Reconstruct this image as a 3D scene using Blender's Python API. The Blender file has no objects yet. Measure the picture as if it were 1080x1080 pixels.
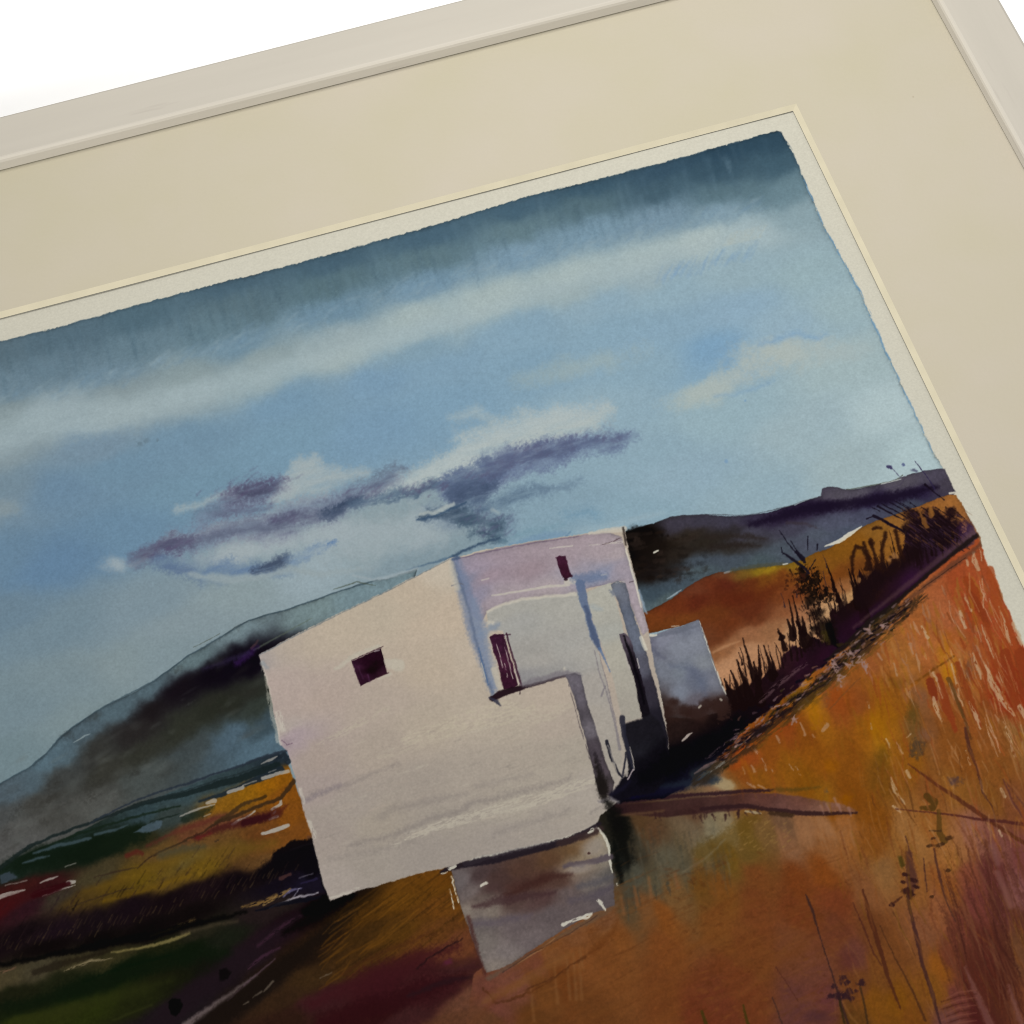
import bpy, bmesh, math
import numpy as np
from mathutils import Matrix, Vector

# ---------------------------------------------------------------- basics
MM = 0.001
scene = bpy.context.scene
COL = scene.collection
CAM_R = np.array([[0.95904858, -0.27630736, -0.06229023],
                  [-0.26516718, -0.79856594, -0.54035064],
                  [0.09956000, 0.53473983, -0.83913117]])
CAM_P = np.array([-208.94467817, -510.4256208, 601.6378315])      # mm, above the artwork
CAM_F = 2443.9355                                                   # focal length for a 1080 wide photo
ART_Z = 16.5                                                        # artwork sheet above the table, mm
MOUNT_T, LIP, BEV, MATW, RAIL = 1.8, 5.7, 1.7, 61.4, 20.0
WIN_W, WIN_H = 405.0, 345.0                                         # window cut in the mount
rng = np.random.default_rng(7)

# ---------------------------------------------------------------- materials
def new_mat(name, rough=0.6, spec=0.2):
    m = bpy.data.materials.new(name); m.use_nodes = True
    nt = m.node_tree; b = nt.nodes['Principled BSDF']
    b.inputs['Roughness'].default_value = rough
    b.inputs['Specular IOR Level'].default_value = spec
    return m, nt, b

def node(nt, kind, **kw):
    n = nt.nodes.new(kind)
    for k, v in kw.items():
        if hasattr(n, k): setattr(n, k, v)
        else: n.inputs[k].default_value = v
    return n

def noisy_colour(nt, b, base, amount, scale, stretch=(1, 1, 1), detail=5, tint=(1, 1, 1)):
    """base colour with a soft mottle of two close tones"""
    tc = node(nt, 'ShaderNodeTexCoord'); mp = node(nt, 'ShaderNodeMapping')
    mp.inputs['Scale'].default_value = stretch
    nt.links.new(tc.outputs['Object'], mp.inputs['Vector'])
    ns = node(nt, 'ShaderNodeTexNoise'); ns.inputs['Scale'].default_value = scale; ns.inputs['Detail'].default_value = detail
    nt.links.new(mp.outputs[0], ns.inputs['Vector'])
    rp = node(nt, 'ShaderNodeValToRGB')
    rp.color_ramp.elements[0].position = 0.3; rp.color_ramp.elements[1].position = 0.7
    lo = [c * (1 - amount * t) for c, t in zip(base, tint)]; hi = [c * (1 + amount * t) for c, t in zip(base, tint)]
    rp.color_ramp.elements[0].color = (*lo, 1); rp.color_ramp.elements[1].color = (*hi, 1)
    nt.links.new(ns.outputs['Fac'], rp.inputs['Fac'])
    nt.links.new(rp.outputs['Color'], b.inputs['Base Color'])
    return mp, ns, rp

def bump(nt, b, vec, scale, dist, strength=1.0, detail=4):
    ns = node(nt, 'ShaderNodeTexNoise'); ns.inputs['Scale'].default_value = scale; ns.inputs['Detail'].default_value = detail
    nt.links.new(vec, ns.inputs['Vector'])
    bp = node(nt, 'ShaderNodeBump'); bp.inputs['Strength'].default_value = strength; bp.inputs['Distance'].default_value = dist
    nt.links.new(ns.outputs['Fac'], bp.inputs['Height']); nt.links.new(bp.outputs['Normal'], b.inputs['Normal'])

def srgb2lin(c):
    c = np.asarray(c, dtype=np.float32)
    return np.where(c <= 0.04045, c / 12.92, ((np.maximum(c, 0) + 0.055) / 1.055) ** 2.4)
def lin2srgb(c):
    c = np.maximum(np.asarray(c, dtype=np.float32), 0)
    return np.where(c <= 0.0031308, c * 12.92, 1.055 * c ** (1 / 2.4) - 0.055)

MOUNT_C = (0.378, 0.345, 0.267)
CORE_C = (0.400, 0.365, 0.270)
FRAME_C = (0.384, 0.358, 0.310)
PAPER_C = np.array([0.388, 0.376, 0.318], dtype=np.float32)

mount_mat, nt, b = new_mat('mount_card', 0.85, 0.1)
mp, ns, rp = noisy_colour(nt, b, MOUNT_C, 0.028, 22, detail=5, tint=(0.7, 0.5, 2.0))
vo = node(nt, 'ShaderNodeTexVoronoi'); vo.inputs['Scale'].default_value = 26
nt.links.new(mp.outputs[0], vo.inputs['Vector'])
th = node(nt, 'ShaderNodeMath', operation='LESS_THAN'); th.inputs[1].default_value = 0.014
nt.links.new(vo.outputs['Distance'], th.inputs[0])
fk = node(nt, 'ShaderNodeMath', operation='MULTIPLY'); fk.inputs[1].default_value = 0.45
nt.links.new(th.outputs[0], fk.inputs[0])
mx = node(nt, 'ShaderNodeMixRGB'); mx.inputs['Color2'].default_value = (0.16, 0.12, 0.08, 1)
nt.links.new(fk.outputs[0], mx.inputs['Fac']); nt.links.new(rp.outputs['Color'], mx.inputs['Color1'])
nt.links.new(mx.outputs[0], b.inputs['Base Color'])
bump(nt, b, mp.outputs[0], 900, 0.00006, 0.5)

core_mat, nt, b = new_mat('mount_core', 0.85, 0.1)
mp, ns, rp = noisy_colour(nt, b, CORE_C, 0.04, 120)

def frame_material(stretch):
    m, nt, b = new_mat('painted_wood', 0.55, 0.25)
    mp, ns, rp = noisy_colour(nt, b, FRAME_C, 0.03, 90, stretch=stretch, detail=6)
    # sparse rubbed grain scratches
    n2 = node(nt, 'ShaderNodeTexNoise'); n2.inputs['Scale'].default_value = 260; n2.inputs['Detail'].default_value = 3
    nt.links.new(mp.outputs[0], n2.inputs['Vector'])
    r2 = node(nt, 'ShaderNodeValToRGB')
    r2.color_ramp.elements[0].position = 0.66; r2.color_ramp.elements[1].position = 0.80
    r2.color_ramp.elements[0].color = (0, 0, 0, 1); r2.color_ramp.elements[1].color = (0.5, 0.5, 0.5, 1)
    nt.links.new(n2.outputs['Fac'], r2.inputs['Fac'])
    mx = node(nt, 'ShaderNodeMixRGB'); mx.inputs['Color2'].default_value = (0.27, 0.24, 0.21, 1)
    nt.links.new(r2.outputs['Color'], mx.inputs['Fac']); nt.links.new(rp.outputs['Color'], mx.inputs['Color1'])
    nt.links.new(mx.outputs[0], b.inputs['Base Color'])
    bump(nt, b, mp.outputs[0], 300, 0.00012, 0.5, 6)
    return m
wood_x = frame_material((0.10, 1, 1)); wood_y = frame_material((1, 0.10, 1))

back_mat, nt, b = new_mat('backing_card', 0.9, 0.1); noisy_colour(nt, b, (0.30, 0.22, 0.14), 0.1, 60)
table_mat, nt, b = new_mat('white_table', 0.6, 0.1); noisy_colour(nt, b, (0.92, 0.92, 0.92), 0.01, 8)

paint_mat, nt, b = new_mat('watercolour_on_paper', 0.95, 0.0)
at = node(nt, 'ShaderNodeAttribute'); at.attribute_name = 'pigment'
tc = node(nt, 'ShaderNodeTexCoord')
gr = node(nt, 'ShaderNodeTexNoise'); gr.inputs['Scale'].default_value = 1300; gr.inputs['Detail'].default_value = 3
nt.links.new(tc.outputs['Object'], gr.inputs['Vector'])
mr = node(nt, 'ShaderNodeMapRange'); mr.inputs['From Min'].default_value = 0.3; mr.inputs['From Max'].default_value = 0.7
mr.inputs['To Min'].default_value = 0.95; mr.inputs['To Max'].default_value = 1.05
nt.links.new(gr.outputs['Fac'], mr.inputs['Value'])
mx = node(nt, 'ShaderNodeMixRGB', blend_type='MULTIPLY'); mx.inputs['Fac'].default_value = 1
nt.links.new(at.outputs['Color'], mx.inputs['Color1']); nt.links.new(mr.outputs[0], mx.inputs['Color2'])
nt.links.new(mx.outputs[0], b.inputs['Base Color'])
bump(nt, b, tc.outputs['Object'], 700, 0.00008, 0.25, 3)

# ---------------------------------------------------------------- object helpers
def empty(name, loc=(0, 0, 0)):
    o = bpy.data.objects.new(name, None); COL.objects.link(o); o.location = loc; return o
def link(name, me, m, parent=None, smooth=False):
    o = bpy.data.objects.new(name, me); COL.objects.link(o)
    if m: me.materials.append(m)
    if parent: o.parent = parent
    if smooth: me.polygons.foreach_set('use_smooth', np.ones(len(me.polygons), dtype=bool))
    return o
def mesh(name, verts, faces):
    me = bpy.data.meshes.new(name); me.from_pydata([tuple(v) for v in verts], [], faces); me.update(); return me

# ---------------------------------------------------------------- table
tb = bmesh.new()
bmesh.ops.create_cube(tb, size=1.0, matrix=Matrix.LocRotScale(Vector((-0.2, 0.1, -0.015)), None, Vector((3.0, 3.0, 0.03))))
me = bpy.data.meshes.new('table_top'); tb.to_mesh(me); tb.free()
table = link('table_top', me, table_mat)
table['kind'] = 'structure'; table['label'] = 'plain white table top under the picture'; table['category'] = 'table top'

# ---------------------------------------------------------------- framed picture
root = empty('framed_picture', (0, 0, 0))
root['label'] = 'watercolour of a white house on a hillside in cream mount and off white wooden frame'
root['category'] = 'picture'

# frame rails: mitred, one moulding profile swept along each side
TOPZ = ART_Z + MOUNT_T + LIP
prof = [(0.0, ART_Z + MOUNT_T + 0.55), (0.0, TOPZ - 1.6), (0.3, TOPZ - 0.7), (0.9, TOPZ - 0.1), (1.4, TOPZ), (RAIL / 2, TOPZ + 0.02), (RAIL - 1.1, TOPZ - 0.02),
        (RAIL - 0.45, TOPZ - 0.2), (RAIL - 0.12, TOPZ - 0.6), (RAIL, TOPZ - 1.2), (RAIL, 0.0), (6.0, 0.0), (6.0, ART_Z + MOUNT_T + 0.55)]
x1, y1 = BEV + MATW, BEV + MATW
x0, y0 = -WIN_W - BEV - MATW, -WIN_H - BEV - MATW
corners = [((x0, y1), (-1, 1)), ((x1, y1), (1, 1)), ((x1, y0), (1, -1)), ((x0, y0), (-1, -1))]
for k in range(4):
    (ca, da), (cb, db) = corners[k], corners[(k + 1) % 4]
    V = []; n = len(prof)
    L = math.hypot(cb[0] - ca[0], cb[1] - ca[1]); seg = 40
    for i in range(seg + 1):
        t = i / seg
        for o_, z in prof:
            ax, ay = ca[0] + da[0] * o_, ca[1] + da[1] * o_
            bx, by = cb[0] + db[0] * o_, cb[1] + db[1] * o_
            V.append(((ax + (bx - ax) * t) * MM, (ay + (by - ay) * t) * MM, z * MM))
    F = []
    for i in range(seg):
        for j in range(n):
            a = i * n + j; c = i * n + (j + 1) % n
            F.append((a, c, c + n, a + n))
    F.append(tuple(reversed(range(n)))); F.append(tuple(range(seg * n, seg * n + n)))
    me = mesh('frame_rail', V, F)
    bm = bmesh.new(); bm.from_mesh(me); bmesh.ops.recalc_face_normals(bm, faces=bm.faces); bm.to_mesh(me); bm.free()
    r = link('frame_rail', me, wood_x if k % 2 == 0 else wood_y, root)

# mount board with bevelled window
def ring(outer, inner, z_o, z_i, name, m, parent):
    V = [(x * MM, y * MM, z_o * MM) for x, y in outer] + [(x * MM, y * MM, z_i * MM) for x, y in inner]
    F = [(i, (i + 1) % 4, 4 + (i + 1) % 4, 4 + i) for i in range(4)]
    return link(name, mesh(name, V, F), m, parent)
def rect(xa, ya, xb, yb): return [(xa, ya), (xb, ya), (xb, yb), (xa, yb)]
mo = rect(x0 - 5.5, y0 - 5.5, x1 + 5.5, y1 + 5.5)
mi = rect(-WIN_W - BEV, -WIN_H - BEV, BEV, BEV)
mw = rect(-WIN_W, -WIN_H, 0, 0)
mount = ring(mo, mi, ART_Z + MOUNT_T, ART_Z + MOUNT_T, 'mount_board', mount_mat, root)
bevel = ring(mi, mw, ART_Z + MOUNT_T, ART_Z + 0.50, 'window_bevel', core_mat, mount)
bevel['label'] = 'pale cream cut edge of the mount window'
under = ring(mw, mo, ART_Z + 0.50, ART_Z + 0.50, 'mount_back', core_mat, mount)
bk = bmesh.new()
bmesh.ops.create_cube(bk, size=1.0, matrix=Matrix.LocRotScale(Vector(((x0 + x1) / 2 * MM, (y0 + y1) / 2 * MM, (ART_Z - 3.2) * MM)), None,
                                                             Vector(((x1 - x0 + 11) * MM, (y1 - y0 + 11) * MM, 3.0 * MM))))
me = bpy.data.meshes.new('backing_board'); bk.to_mesh(me); bk.free()
link('backing_board', me, back_mat, root)

# ================================================================ the watercolour
# The sheet is a fine grid; the pigment on each grid point is worked out below in numpy.  Positions are given
# in photo pixels and carried onto the sheet by the camera's own projection, so each mark has its true place on the paper.
STEP = 0.25
us = np.concatenate([np.arange(-WIN_W - 8, -322, 2.0), np.arange(-322, 0.8, STEP)]).astype(np.float64)
vs = np.concatenate([np.arange(-WIN_H - 8, -331, 2.0), np.arange(-331, 0.8, STEP)]).astype(np.float64)
U, Vv = np.meshgrid(us, vs)
d = np.stack([U - CAM_P[0], Vv - CAM_P[1], np.full_like(U, -CAM_P[2])], -1)
q = d @ CAM_R.T
X = (540 + CAM_F * q[..., 0] / q[..., 2]).astype(np.float32)
Y = (540 + CAM_F * q[..., 1] / q[..., 2]).astype(np.float32)
del d, q
NY, NX = X.shape

def unproj(x, y):
    dd = CAM_R.T @ np.array([(x - 540) / CAM_F, (y - 540) / CAM_F, 1.0]); s = -CAM_P[2] / dd[2]
    return CAM_P[0] + dd[0] * s, CAM_P[1] + dd[1] * s
def window(xa, ya, xb, yb, pad):
    pts = [unproj(x, y) for x in (xa - pad, xb + pad) for y in (ya - pad, yb + pad)]
    i0 = max(np.searchsorted(vs, min(p[1] for p in pts)) - 1, 0); i1 = min(np.searchsorted(vs, max(p[1] for p in pts)) + 1, NY)
    j0 = max(np.searchsorted(us, min(p[0] for p in pts)) - 1, 0); j1 = min(np.searchsorted(us, max(p[0] for p in pts)) + 1, NX)
    return slice(i0, max(i1, i0)), slice(j0, max(j1, j0))

_tab = np.random.default_rng(3).random((512, 512)).astype(np.float32)
def vnoise(x, y, seed=0):
    x = x + 37.7 * seed; y = y + 91.3 * seed
    xi = np.floor(x).astype(np.int32); yi = np.floor(y).astype(np.int32)
    fx = x - xi; fy = y - yi; fx = fx * fx * (3 - 2 * fx); fy = fy * fy * (3 - 2 * fy)
    a = _tab[yi & 511, xi & 511]; bq = _tab[yi & 511, (xi + 1) & 511]
    c = _tab[(yi + 1) & 511, xi & 511]; e = _tab[(yi + 1) & 511, (xi + 1) & 511]
    return (a + (bq - a) * fx) * (1 - fy) + (c + (e - c) * fx) * fy
def fbm(x, y, seed=0, octv=4):
    s = 0; a = 0.5; t = 0
    for k in range(octv):
        s = s + a * vnoise(x * 2 ** k, y * 2 ** k, seed + 5 * k); t += a; a *= 0.55
    return s / t - 0.5                                # about -0.35 .. 0.35
N1 = fbm(X / 9, Y / 9, 11, 4); N2 = fbm(X / 9, Y / 9, 23, 4)      # edge wander
B1 = fbm(X / 34, Y / 34, 31, 5); B2 = fbm(X / 34, Y / 34, 47, 5)  # broad wander for wet washes
GR = fbm(X / 2.2, Y / 2.2, 61, 3)                                  # paper tooth
GR2 = fbm(X / 5, Y / 5, 71, 3)
# direction of the brush across the sky, up to the right
DX, DY = 0.963, -0.270

# daylight on the sheet, as measured from the lamps below (so the pigments can be given as colour, not as brightness)
uu = (U + 150) / 150; vn_ = (Vv + 160) / 160
#LIGHT-BEGIN
uu = np.clip(uu, -1.4, 1.1); vn_ = np.clip(vn_, -1.2, 1.1)
E = [
    1.5137 + 0.0715 * uu + 0.1779 * vn_ + -0.0465 * uu**2 + 0.0915 * uu * vn_ + -0.0033 * vn_**2 + -0.0231 * uu**3 + -0.0359 * vn_**3,
    1.4968 + 0.0709 * uu + 0.1762 * vn_ + -0.0461 * uu**2 + 0.0906 * uu * vn_ + -0.0037 * vn_**2 + -0.0234 * uu**3 + -0.0361 * vn_**3,
    1.4490 + 0.0684 * uu + 0.1696 * vn_ + -0.0443 * uu**2 + 0.0872 * uu * vn_ + -0.0034 * vn_**2 + -0.0227 * uu**3 + -0.0348 * vn_**3,
]
#LIGHT-END
E = np.stack(E, -1).astype(np.float32)
PAPER = lin2srgb(np.clip(PAPER_C * E, 0, 1)).astype(np.float32) * 255
C = PAPER.copy()
REG = np.zeros((NY, NX), dtype=np.uint8)

def sstep(a, bb, x):
    t = np.clip((x - a) / (bb - a), 0, 1); return t * t * (3 - 2 * t)
def poly_sd(pts, x, y):
    ins = np.zeros(x.shape, dtype=bool); best = np.full(x.shape, 1e9, dtype=np.float32)
    n = len(pts)
    for i in range(n):
        xa, ya = pts[i]; xb, yb = pts[(i + 1) % n]
        ex, ey = xb - xa, yb - ya; L2 = ex * ex + ey * ey + 1e-9
        t = np.clip(((x - xa) * ex + (y - ya) * ey) / L2, 0, 1)
        best = np.minimum(best, (x - xa - t * ex) ** 2 + (y - ya - t * ey) ** 2)
        if ya != yb:
            ins ^= ((ya > y) != (yb > y)) & (x < (xb - xa) * (y - ya) / (yb - ya) + xa)
    dd = np.sqrt(best)
    return np.where(ins, dd, -dd)
def field(ctrl, x, y, ang=(DX, DY), ratio=0.45, s=14.0, pw=1.9):
    acc = np.zeros(x.shape + (3,), dtype=np.float32); ws = np.zeros(x.shape, dtype=np.float32)
    for (cx, cy, col) in ctrl:
        a = ((x - cx) * ang[0] + (y - cy) * ang[1]) * ratio; p = -(x - cx) * ang[1] + (y - cy) * ang[0]
        w = 1.0 / (a * a + p * p + s * s) ** pw * 1e5
        ws += w
        for k in range(3): acc[..., k] += w * col[k]
    return acc / ws[..., None]
def put(sl, col, a):
    if isinstance(col, str): col = PAPER[sl]
    C[sl] = C[sl] * (1 - a[..., None]) + np.asarray(col, dtype=np.float32) * a[..., None]
def wash(pts, col, reg=None, edge=0.8, wob=3.0, rim=0.0, rimw=2.5, alpha=1.0, gran=0.05, wander=7.0, rag=1.2, **kw):
    """flat or graded wash inside an outline; col is a colour or a list of colour notes"""
    xs = [p[0] for p in pts]; ys = [p[1] for p in pts]
    sl = window(min(xs), min(ys), max(xs), max(ys), 8 + edge * 2)
    x, y = X[sl], Y[sl]
    sd = poly_sd(pts, x + wob * N1[sl], y + wob * N2[sl]) + GR[sl] * rag
    m = sstep(-edge, edge, sd) * alpha
    if isinstance(col, list): cc = field(col, x + wander * 3 * B1[sl], y + wander * 3 * B2[sl], **kw)
    elif isinstance(col, str): cc = PAPER[sl].copy()
    else: cc = np.broadcast_to(np.asarray(col, dtype=np.float32), x.shape + (3,)).copy()
    g = 1 + gran * (GR[sl] * 1.2 + GR2[sl] * 1.0 + B1[sl] * 0.5)
    if rim: g = g * (1 - rim * np.exp(-np.maximum(sd, 0) / rimw) * (0.6 + 1.6 * np.abs(B2[sl]) * 2))
    put(sl, cc * g[..., None], m)
    if reg is not None: REG[sl][sd > 0] = reg
def stroke(pts, w, col, a=1.0, soft=0.8, dry=0.0, wob=1.5, big=0.0, tooth=1.0, dscale=2.0, mod=0.0):
    """brush mark along a line; w is a width or one width per point; dry breaks it up over the paper's tooth"""
    if not hasattr(w, '__len__'): w = [w] * len(pts)
    xs = [p[0] for p in pts]; ys = [p[1] for p in pts]
    sl = window(min(xs), min(ys), max(xs), max(ys), max(w) + soft * 2 + 4 + abs(big))
    x = X[sl] + wob * N1[sl] + big * B1[sl]; y = Y[sl] + wob * N2[sl] + big * B2[sl]
    if x.size == 0: return
    best = np.full(x.shape, 1e9, dtype=np.float32)
    for i in range(len(pts) - 1):
        (xa, ya), (xb, yb) = pts[i], pts[i + 1]
        ex, ey = xb - xa, yb - ya; L2 = ex * ex + ey * ey + 1e-9
        t = np.clip(((x - xa) * ex + (y - ya) * ey) / L2, 0, 1)
        dd = np.sqrt((x - xa - t * ex) ** 2 + (y - ya - t * ey) ** 2) - (w[i] + (w[i + 1] - w[i]) * t) / 2
        best = np.minimum(best, dd)
    m = sstep(soft, -soft, best + GR[sl] * tooth * soft * 1.2) * a
    if dry:
        ux, uy = pts[-1][0] - pts[0][0], pts[-1][1] - pts[0][1]; un_ = math.hypot(ux, uy) + 1e-6; ux /= un_; uy /= un_
        m = m * sstep(dry - 0.14, dry + 0.14, 0.5 + fbm((X[sl] * ux + Y[sl] * uy) / (dscale * 3.2), (Y[sl] * ux - X[sl] * uy) / (dscale * 0.75), 83, 3) * 1.4 + GR[sl] * 0.25)
    if mod:
        al = (X[sl] * DX + Y[sl] * DY) / 20; ac = (-X[sl] * DY + Y[sl] * DX) / 5
        m = m * (1 - mod + mod * sstep(-0.28, 0.22, fbm(al, ac, 97, 4) + 0.25 * GR[sl]))
    put(sl, col, m)
def blob(cx, cy, rx, ry, ang, col, a=1.0, soft=0.6, rough=0.6):
    """soft puddle of colour with a broken edge"""
    sl = window(cx - rx * 1.6, cy - rx * 1.6, cx + rx * 1.6, cy + rx * 1.6, 6)
    ca, sa = math.cos(math.radians(ang)), math.sin(math.radians(ang))
    x = X[sl] - cx; y = Y[sl] - cy
    r = np.sqrt(((x * ca + y * sa) / rx) ** 2 + ((-x * sa + y * ca) / ry) ** 2)
    r = r + rough * (B1[sl] * 1.0 + N1[sl] * 0.6 + GR[sl] * (0.35 if rx > 8 else 1.3) + (GR2[sl] * 1.5 if rx <= 8 else 0))
    put(sl, col, sstep(1 + soft * 0.5, 1 - soft, r) * a)
def scatter(n, x0_, y0_, x1_, y1_, dirx, diry, l0, l1, w0, w1, cols, a=(0.5, 0.9), seed=1, inside=None, soft=0.5, spread=0.12):
    g = np.random.default_rng(seed)
    for _ in range(n):
        x, y = g.uniform(x0_, x1_), g.uniform(y0_, y1_)
        if inside is not None and poly_sd(inside, np.array([x]), np.array([y]))[0] < 0: continue
        L = g.uniform(l0, l1); dx = dirx + g.normal(0, spread); dy = diry + g.normal(0, spread); nn = math.hypot(dx, dy)
        w_ = g.uniform(w0, w1)
        k = g.normal(0, 0.06) * L
        stroke([(x, y), (x + dx / nn * L * 0.5 + k, y + dy / nn * L * 0.5), (x + dx / nn * L, y + dy / nn * L)], [w_ * 0.5, w_, w_ * 0.3],
               cols[g.integers(len(cols))], g.uniform(*a), soft)

#PAINT-BEGIN
# ---- 1  sky -----------------------------------------------------------------------------------------------------
SKY = [(-900, 604), (-420, 474), (-200, 415), (-60, 377), (0, 360), (60, 345), (120, 328), (213, 303), (290, 284), (360, 265), (460, 237), (560, 206), (640, 187), (720, 166),
       (780, 149), (819, 138), (824, 139), (833, 155), (841, 172), (848, 190), (858, 213), (870, 240), (888, 272), (906, 305), (930, 360), (945, 393), (960, 425), (985, 478),
       (1000, 502), (1008, 530), (880, 620), (500, 800), (200, 900), (-420, 1040), (-900, 1200)]
SKYC = [(-300, 470, (90, 108, 120)), (-300, 560, (125, 140, 145)), (-300, 680, (108, 130, 148)), (-300, 900, (100, 118, 126)), (-100, 420, (88, 107, 119)), (-100, 500, (126, 141, 145)), (-100, 620, (104, 130, 150)),
 (0, 375, (88, 108, 120)), (60, 358, (84, 106, 120)), (60, 390, (98, 120, 134)), (10, 410, (104, 126, 140)), (150, 330, (80, 104, 118)), (150, 366, (98, 121, 134)), (110, 395, (106, 129, 144)),
 (250, 302, (74, 98, 114)), (250, 328, (88, 110, 120)), (230, 350, (96, 120, 132)), (250, 366, (108, 135, 153)), (350, 275, (70, 95, 112)), (350, 300, (88, 112, 121)), (350, 330, (106, 134, 153)),
 (450, 248, (72, 98, 116)), (450, 273, (92, 116, 125)), (450, 300, (112, 140, 160)), (550, 216, (70, 96, 114)), (550, 243, (96, 120, 129)), (550, 268, (120, 147, 166)),
 (620, 197, (60, 86, 104)), (620, 222, (84, 108, 118)), (620, 248, (118, 145, 163)), (700, 178, (58, 83, 102)), (700, 202, (68, 93, 108)), (700, 228, (118, 143, 160)),
 (760, 163, (48, 73, 92)), (760, 184, (56, 81, 98)), (760, 206, (86, 111, 122)), (760, 226, (126, 151, 166)), (812, 148, (52, 77, 95)), (815, 172, (66, 92, 108)), (828, 198, (104, 129, 140)), (842, 228, (135, 157, 165)), (790, 205, (92, 117, 128)),
 (0, 435, (124, 139, 143)), (60, 428, (130, 144, 147)), (20, 472, (128, 144, 151)), (130, 412, (128, 143, 147)), (130, 430, (134, 147, 149)), (200, 398, (130, 146, 149)), (200, 415, (136, 150, 152)), (280, 378, (134, 150, 153)), (280, 396, (136, 152, 154)),
 (360, 358, (140, 154, 155)), (360, 373, (146, 159, 157)), (440, 338, (150, 163, 160)), (440, 350, (144, 160, 162)), (520, 315, (152, 165, 162)), (600, 293, (155, 168, 165)), (600, 305, (148, 165, 168)), (680, 272, (154, 168, 166)), (740, 257, (160, 172, 168)), (800, 246, (150, 166, 168)), (690, 290, (148, 166, 172)),
 (100, 470, (114, 136, 153)), (0, 520, (112, 133, 147)), (0, 532, (116, 136, 150)), (0, 590, (100, 127, 150)), (60, 520, (104, 131, 154)), (60, 590, (96, 125, 153)), (130, 490, (108, 136, 157)), (130, 560, (103, 132, 156)), (200, 465, (110, 138, 159)), (200, 520, (110, 139, 159)),
 (300, 428, (114, 144, 167)), (300, 465, (115, 145, 166)), (400, 400, (118, 148, 172)), (400, 450, (117, 147, 171)), (470, 385, (124, 153, 174)), (470, 425, (121, 151, 173)), (550, 350, (128, 156, 175)), (550, 388, (125, 154, 174)), (440, 372, (124, 151, 168)),
 (640, 318, (136, 162, 178)), (640, 348, (130, 158, 176)), (640, 430, (138, 163, 177)), (700, 305, (140, 166, 180)), (700, 350, (132, 160, 179)), (700, 385, (134, 161, 177)), (780, 285, (143, 166, 176)), (780, 325, (136, 163, 182)), (745, 372, (120, 154, 182)), (830, 345, (142, 167, 182)),
 (850, 290, (146, 169, 176)), (880, 325, (150, 172, 178)), (900, 380, (155, 174, 177)), (940, 430, (160, 176, 176)), (970, 480, (158, 175, 175)), (850, 450, (150, 170, 177)), (760, 440, (144, 168, 178)), (720, 500, (138, 162, 176)), (800, 520, (140, 163, 174)), (900, 490, (152, 170, 174)),
 (680, 480, (136, 161, 175)), (660, 540, (132, 158, 172)), (600, 540, (128, 153, 168)), (0, 650, (104, 126, 142)), (60, 665, (110, 130, 142)), (120, 705, (124, 139, 143)), (20, 745, (112, 130, 138)), (150, 640, (120, 138, 148)), (200, 655, (126, 141, 147)),
 (100, 755, (118, 134, 138)), (0, 800, (108, 126, 132)), (250, 630, (132, 147, 151)), (330, 605, (135, 149, 153)), (400, 578, (132, 148, 153)), (435, 590, (124, 142, 151)), (190, 690, (122, 138, 144)), (70, 720, (116, 133, 140))]
SKYC = [(x_, y_, (r_ + 8, g_ + 10, b_ + 12) if (b_ - r_ < 19 and r_ > 119) else (r_, g_, b_ - .05 * max(b_ - r_ - 5, 0))) for x_, y_, (r_, g_, b_) in SKYC]
wash(SKY, SKYC, 1, edge=0.8, wob=2.2, rag=2.0, rim=0.30, rimw=1.5, gran=0.035, ratio=0.42, s=11, pw=2.2, wander=6)
for k in range(520):
    x = rng.uniform(-30, 815); yt = (360 - .262 * x if x < 360 else 265 - .277 * (x - 360)) + rng.uniform(4, 46); L = rng.uniform(10, 30)
    stroke([(x, yt), (x + L * .28, yt + L)], [rng.uniform(2, 6), 1.5], (70, 94, 108) if rng.random() < .6 else (104, 130, 144), rng.uniform(.05, .16), 3, wob=3)
# feathered edges of the dark band and of the long pale streak
for k in range(420):
    x = rng.uniform(-40, 800); yb = 436 - 0.262 * max(x, 60) - 14 * math.sin(max(x, 0) / 300) + rng.normal(0, 5)
    stroke([(x, yb), (x + rng.uniform(5, 14), yb - rng.uniform(4, 11))], [3, 1], (110, 137, 156) if rng.random() < .5 else (140, 160, 168), rng.uniform(.10, .28), 2.2)
stroke([(-60, 470), (0, 458), (100, 440), (200, 414), (300, 388), (400, 360), (500, 330), (600, 301), (700, 272), (810, 240)], [42, 40, 34, 25, 18, 15, 14, 14, 13, 3], (158, 174, 177), .62, 11, wob=6, big=14, mod=.25)
# brushy blue feathering under the streak, right
for k in range(34):
    x = 700 + k * 3.0 + rng.normal(0, 3); y = 283 - (x - 700) * .25
    stroke([(x, y + rng.uniform(-6, 4)), (x - rng.uniform(6, 10), y + rng.uniform(9, 18))], [1.5, 3], (120, 152, 182), rng.uniform(.1, .3), 1.6)
for k in range(20):
    x = 770 + k * 2.0; y = 250 - (x - 770) * .22
    stroke([(x, y - 4), (x - 7, y + 9)], [1, 2.4], (172, 180, 172), rng.uniform(.15, .45), 1.2)
stroke([(822, 140), (834, 156), (848, 190), (858, 213)], [1.6, 1.6, 1.4, 1.2], (60, 86, 104), .7, .9, wob=3, dry=.42)
stroke([(848, 190), (870, 240), (906, 305), (930, 360), (945, 393), (960, 425), (985, 478)], [1.2, 1.6, 2.2, 2.2, 1.6, 1.4, 1], (98, 142, 176), .75, .9, wob=3, dry=.44)
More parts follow.
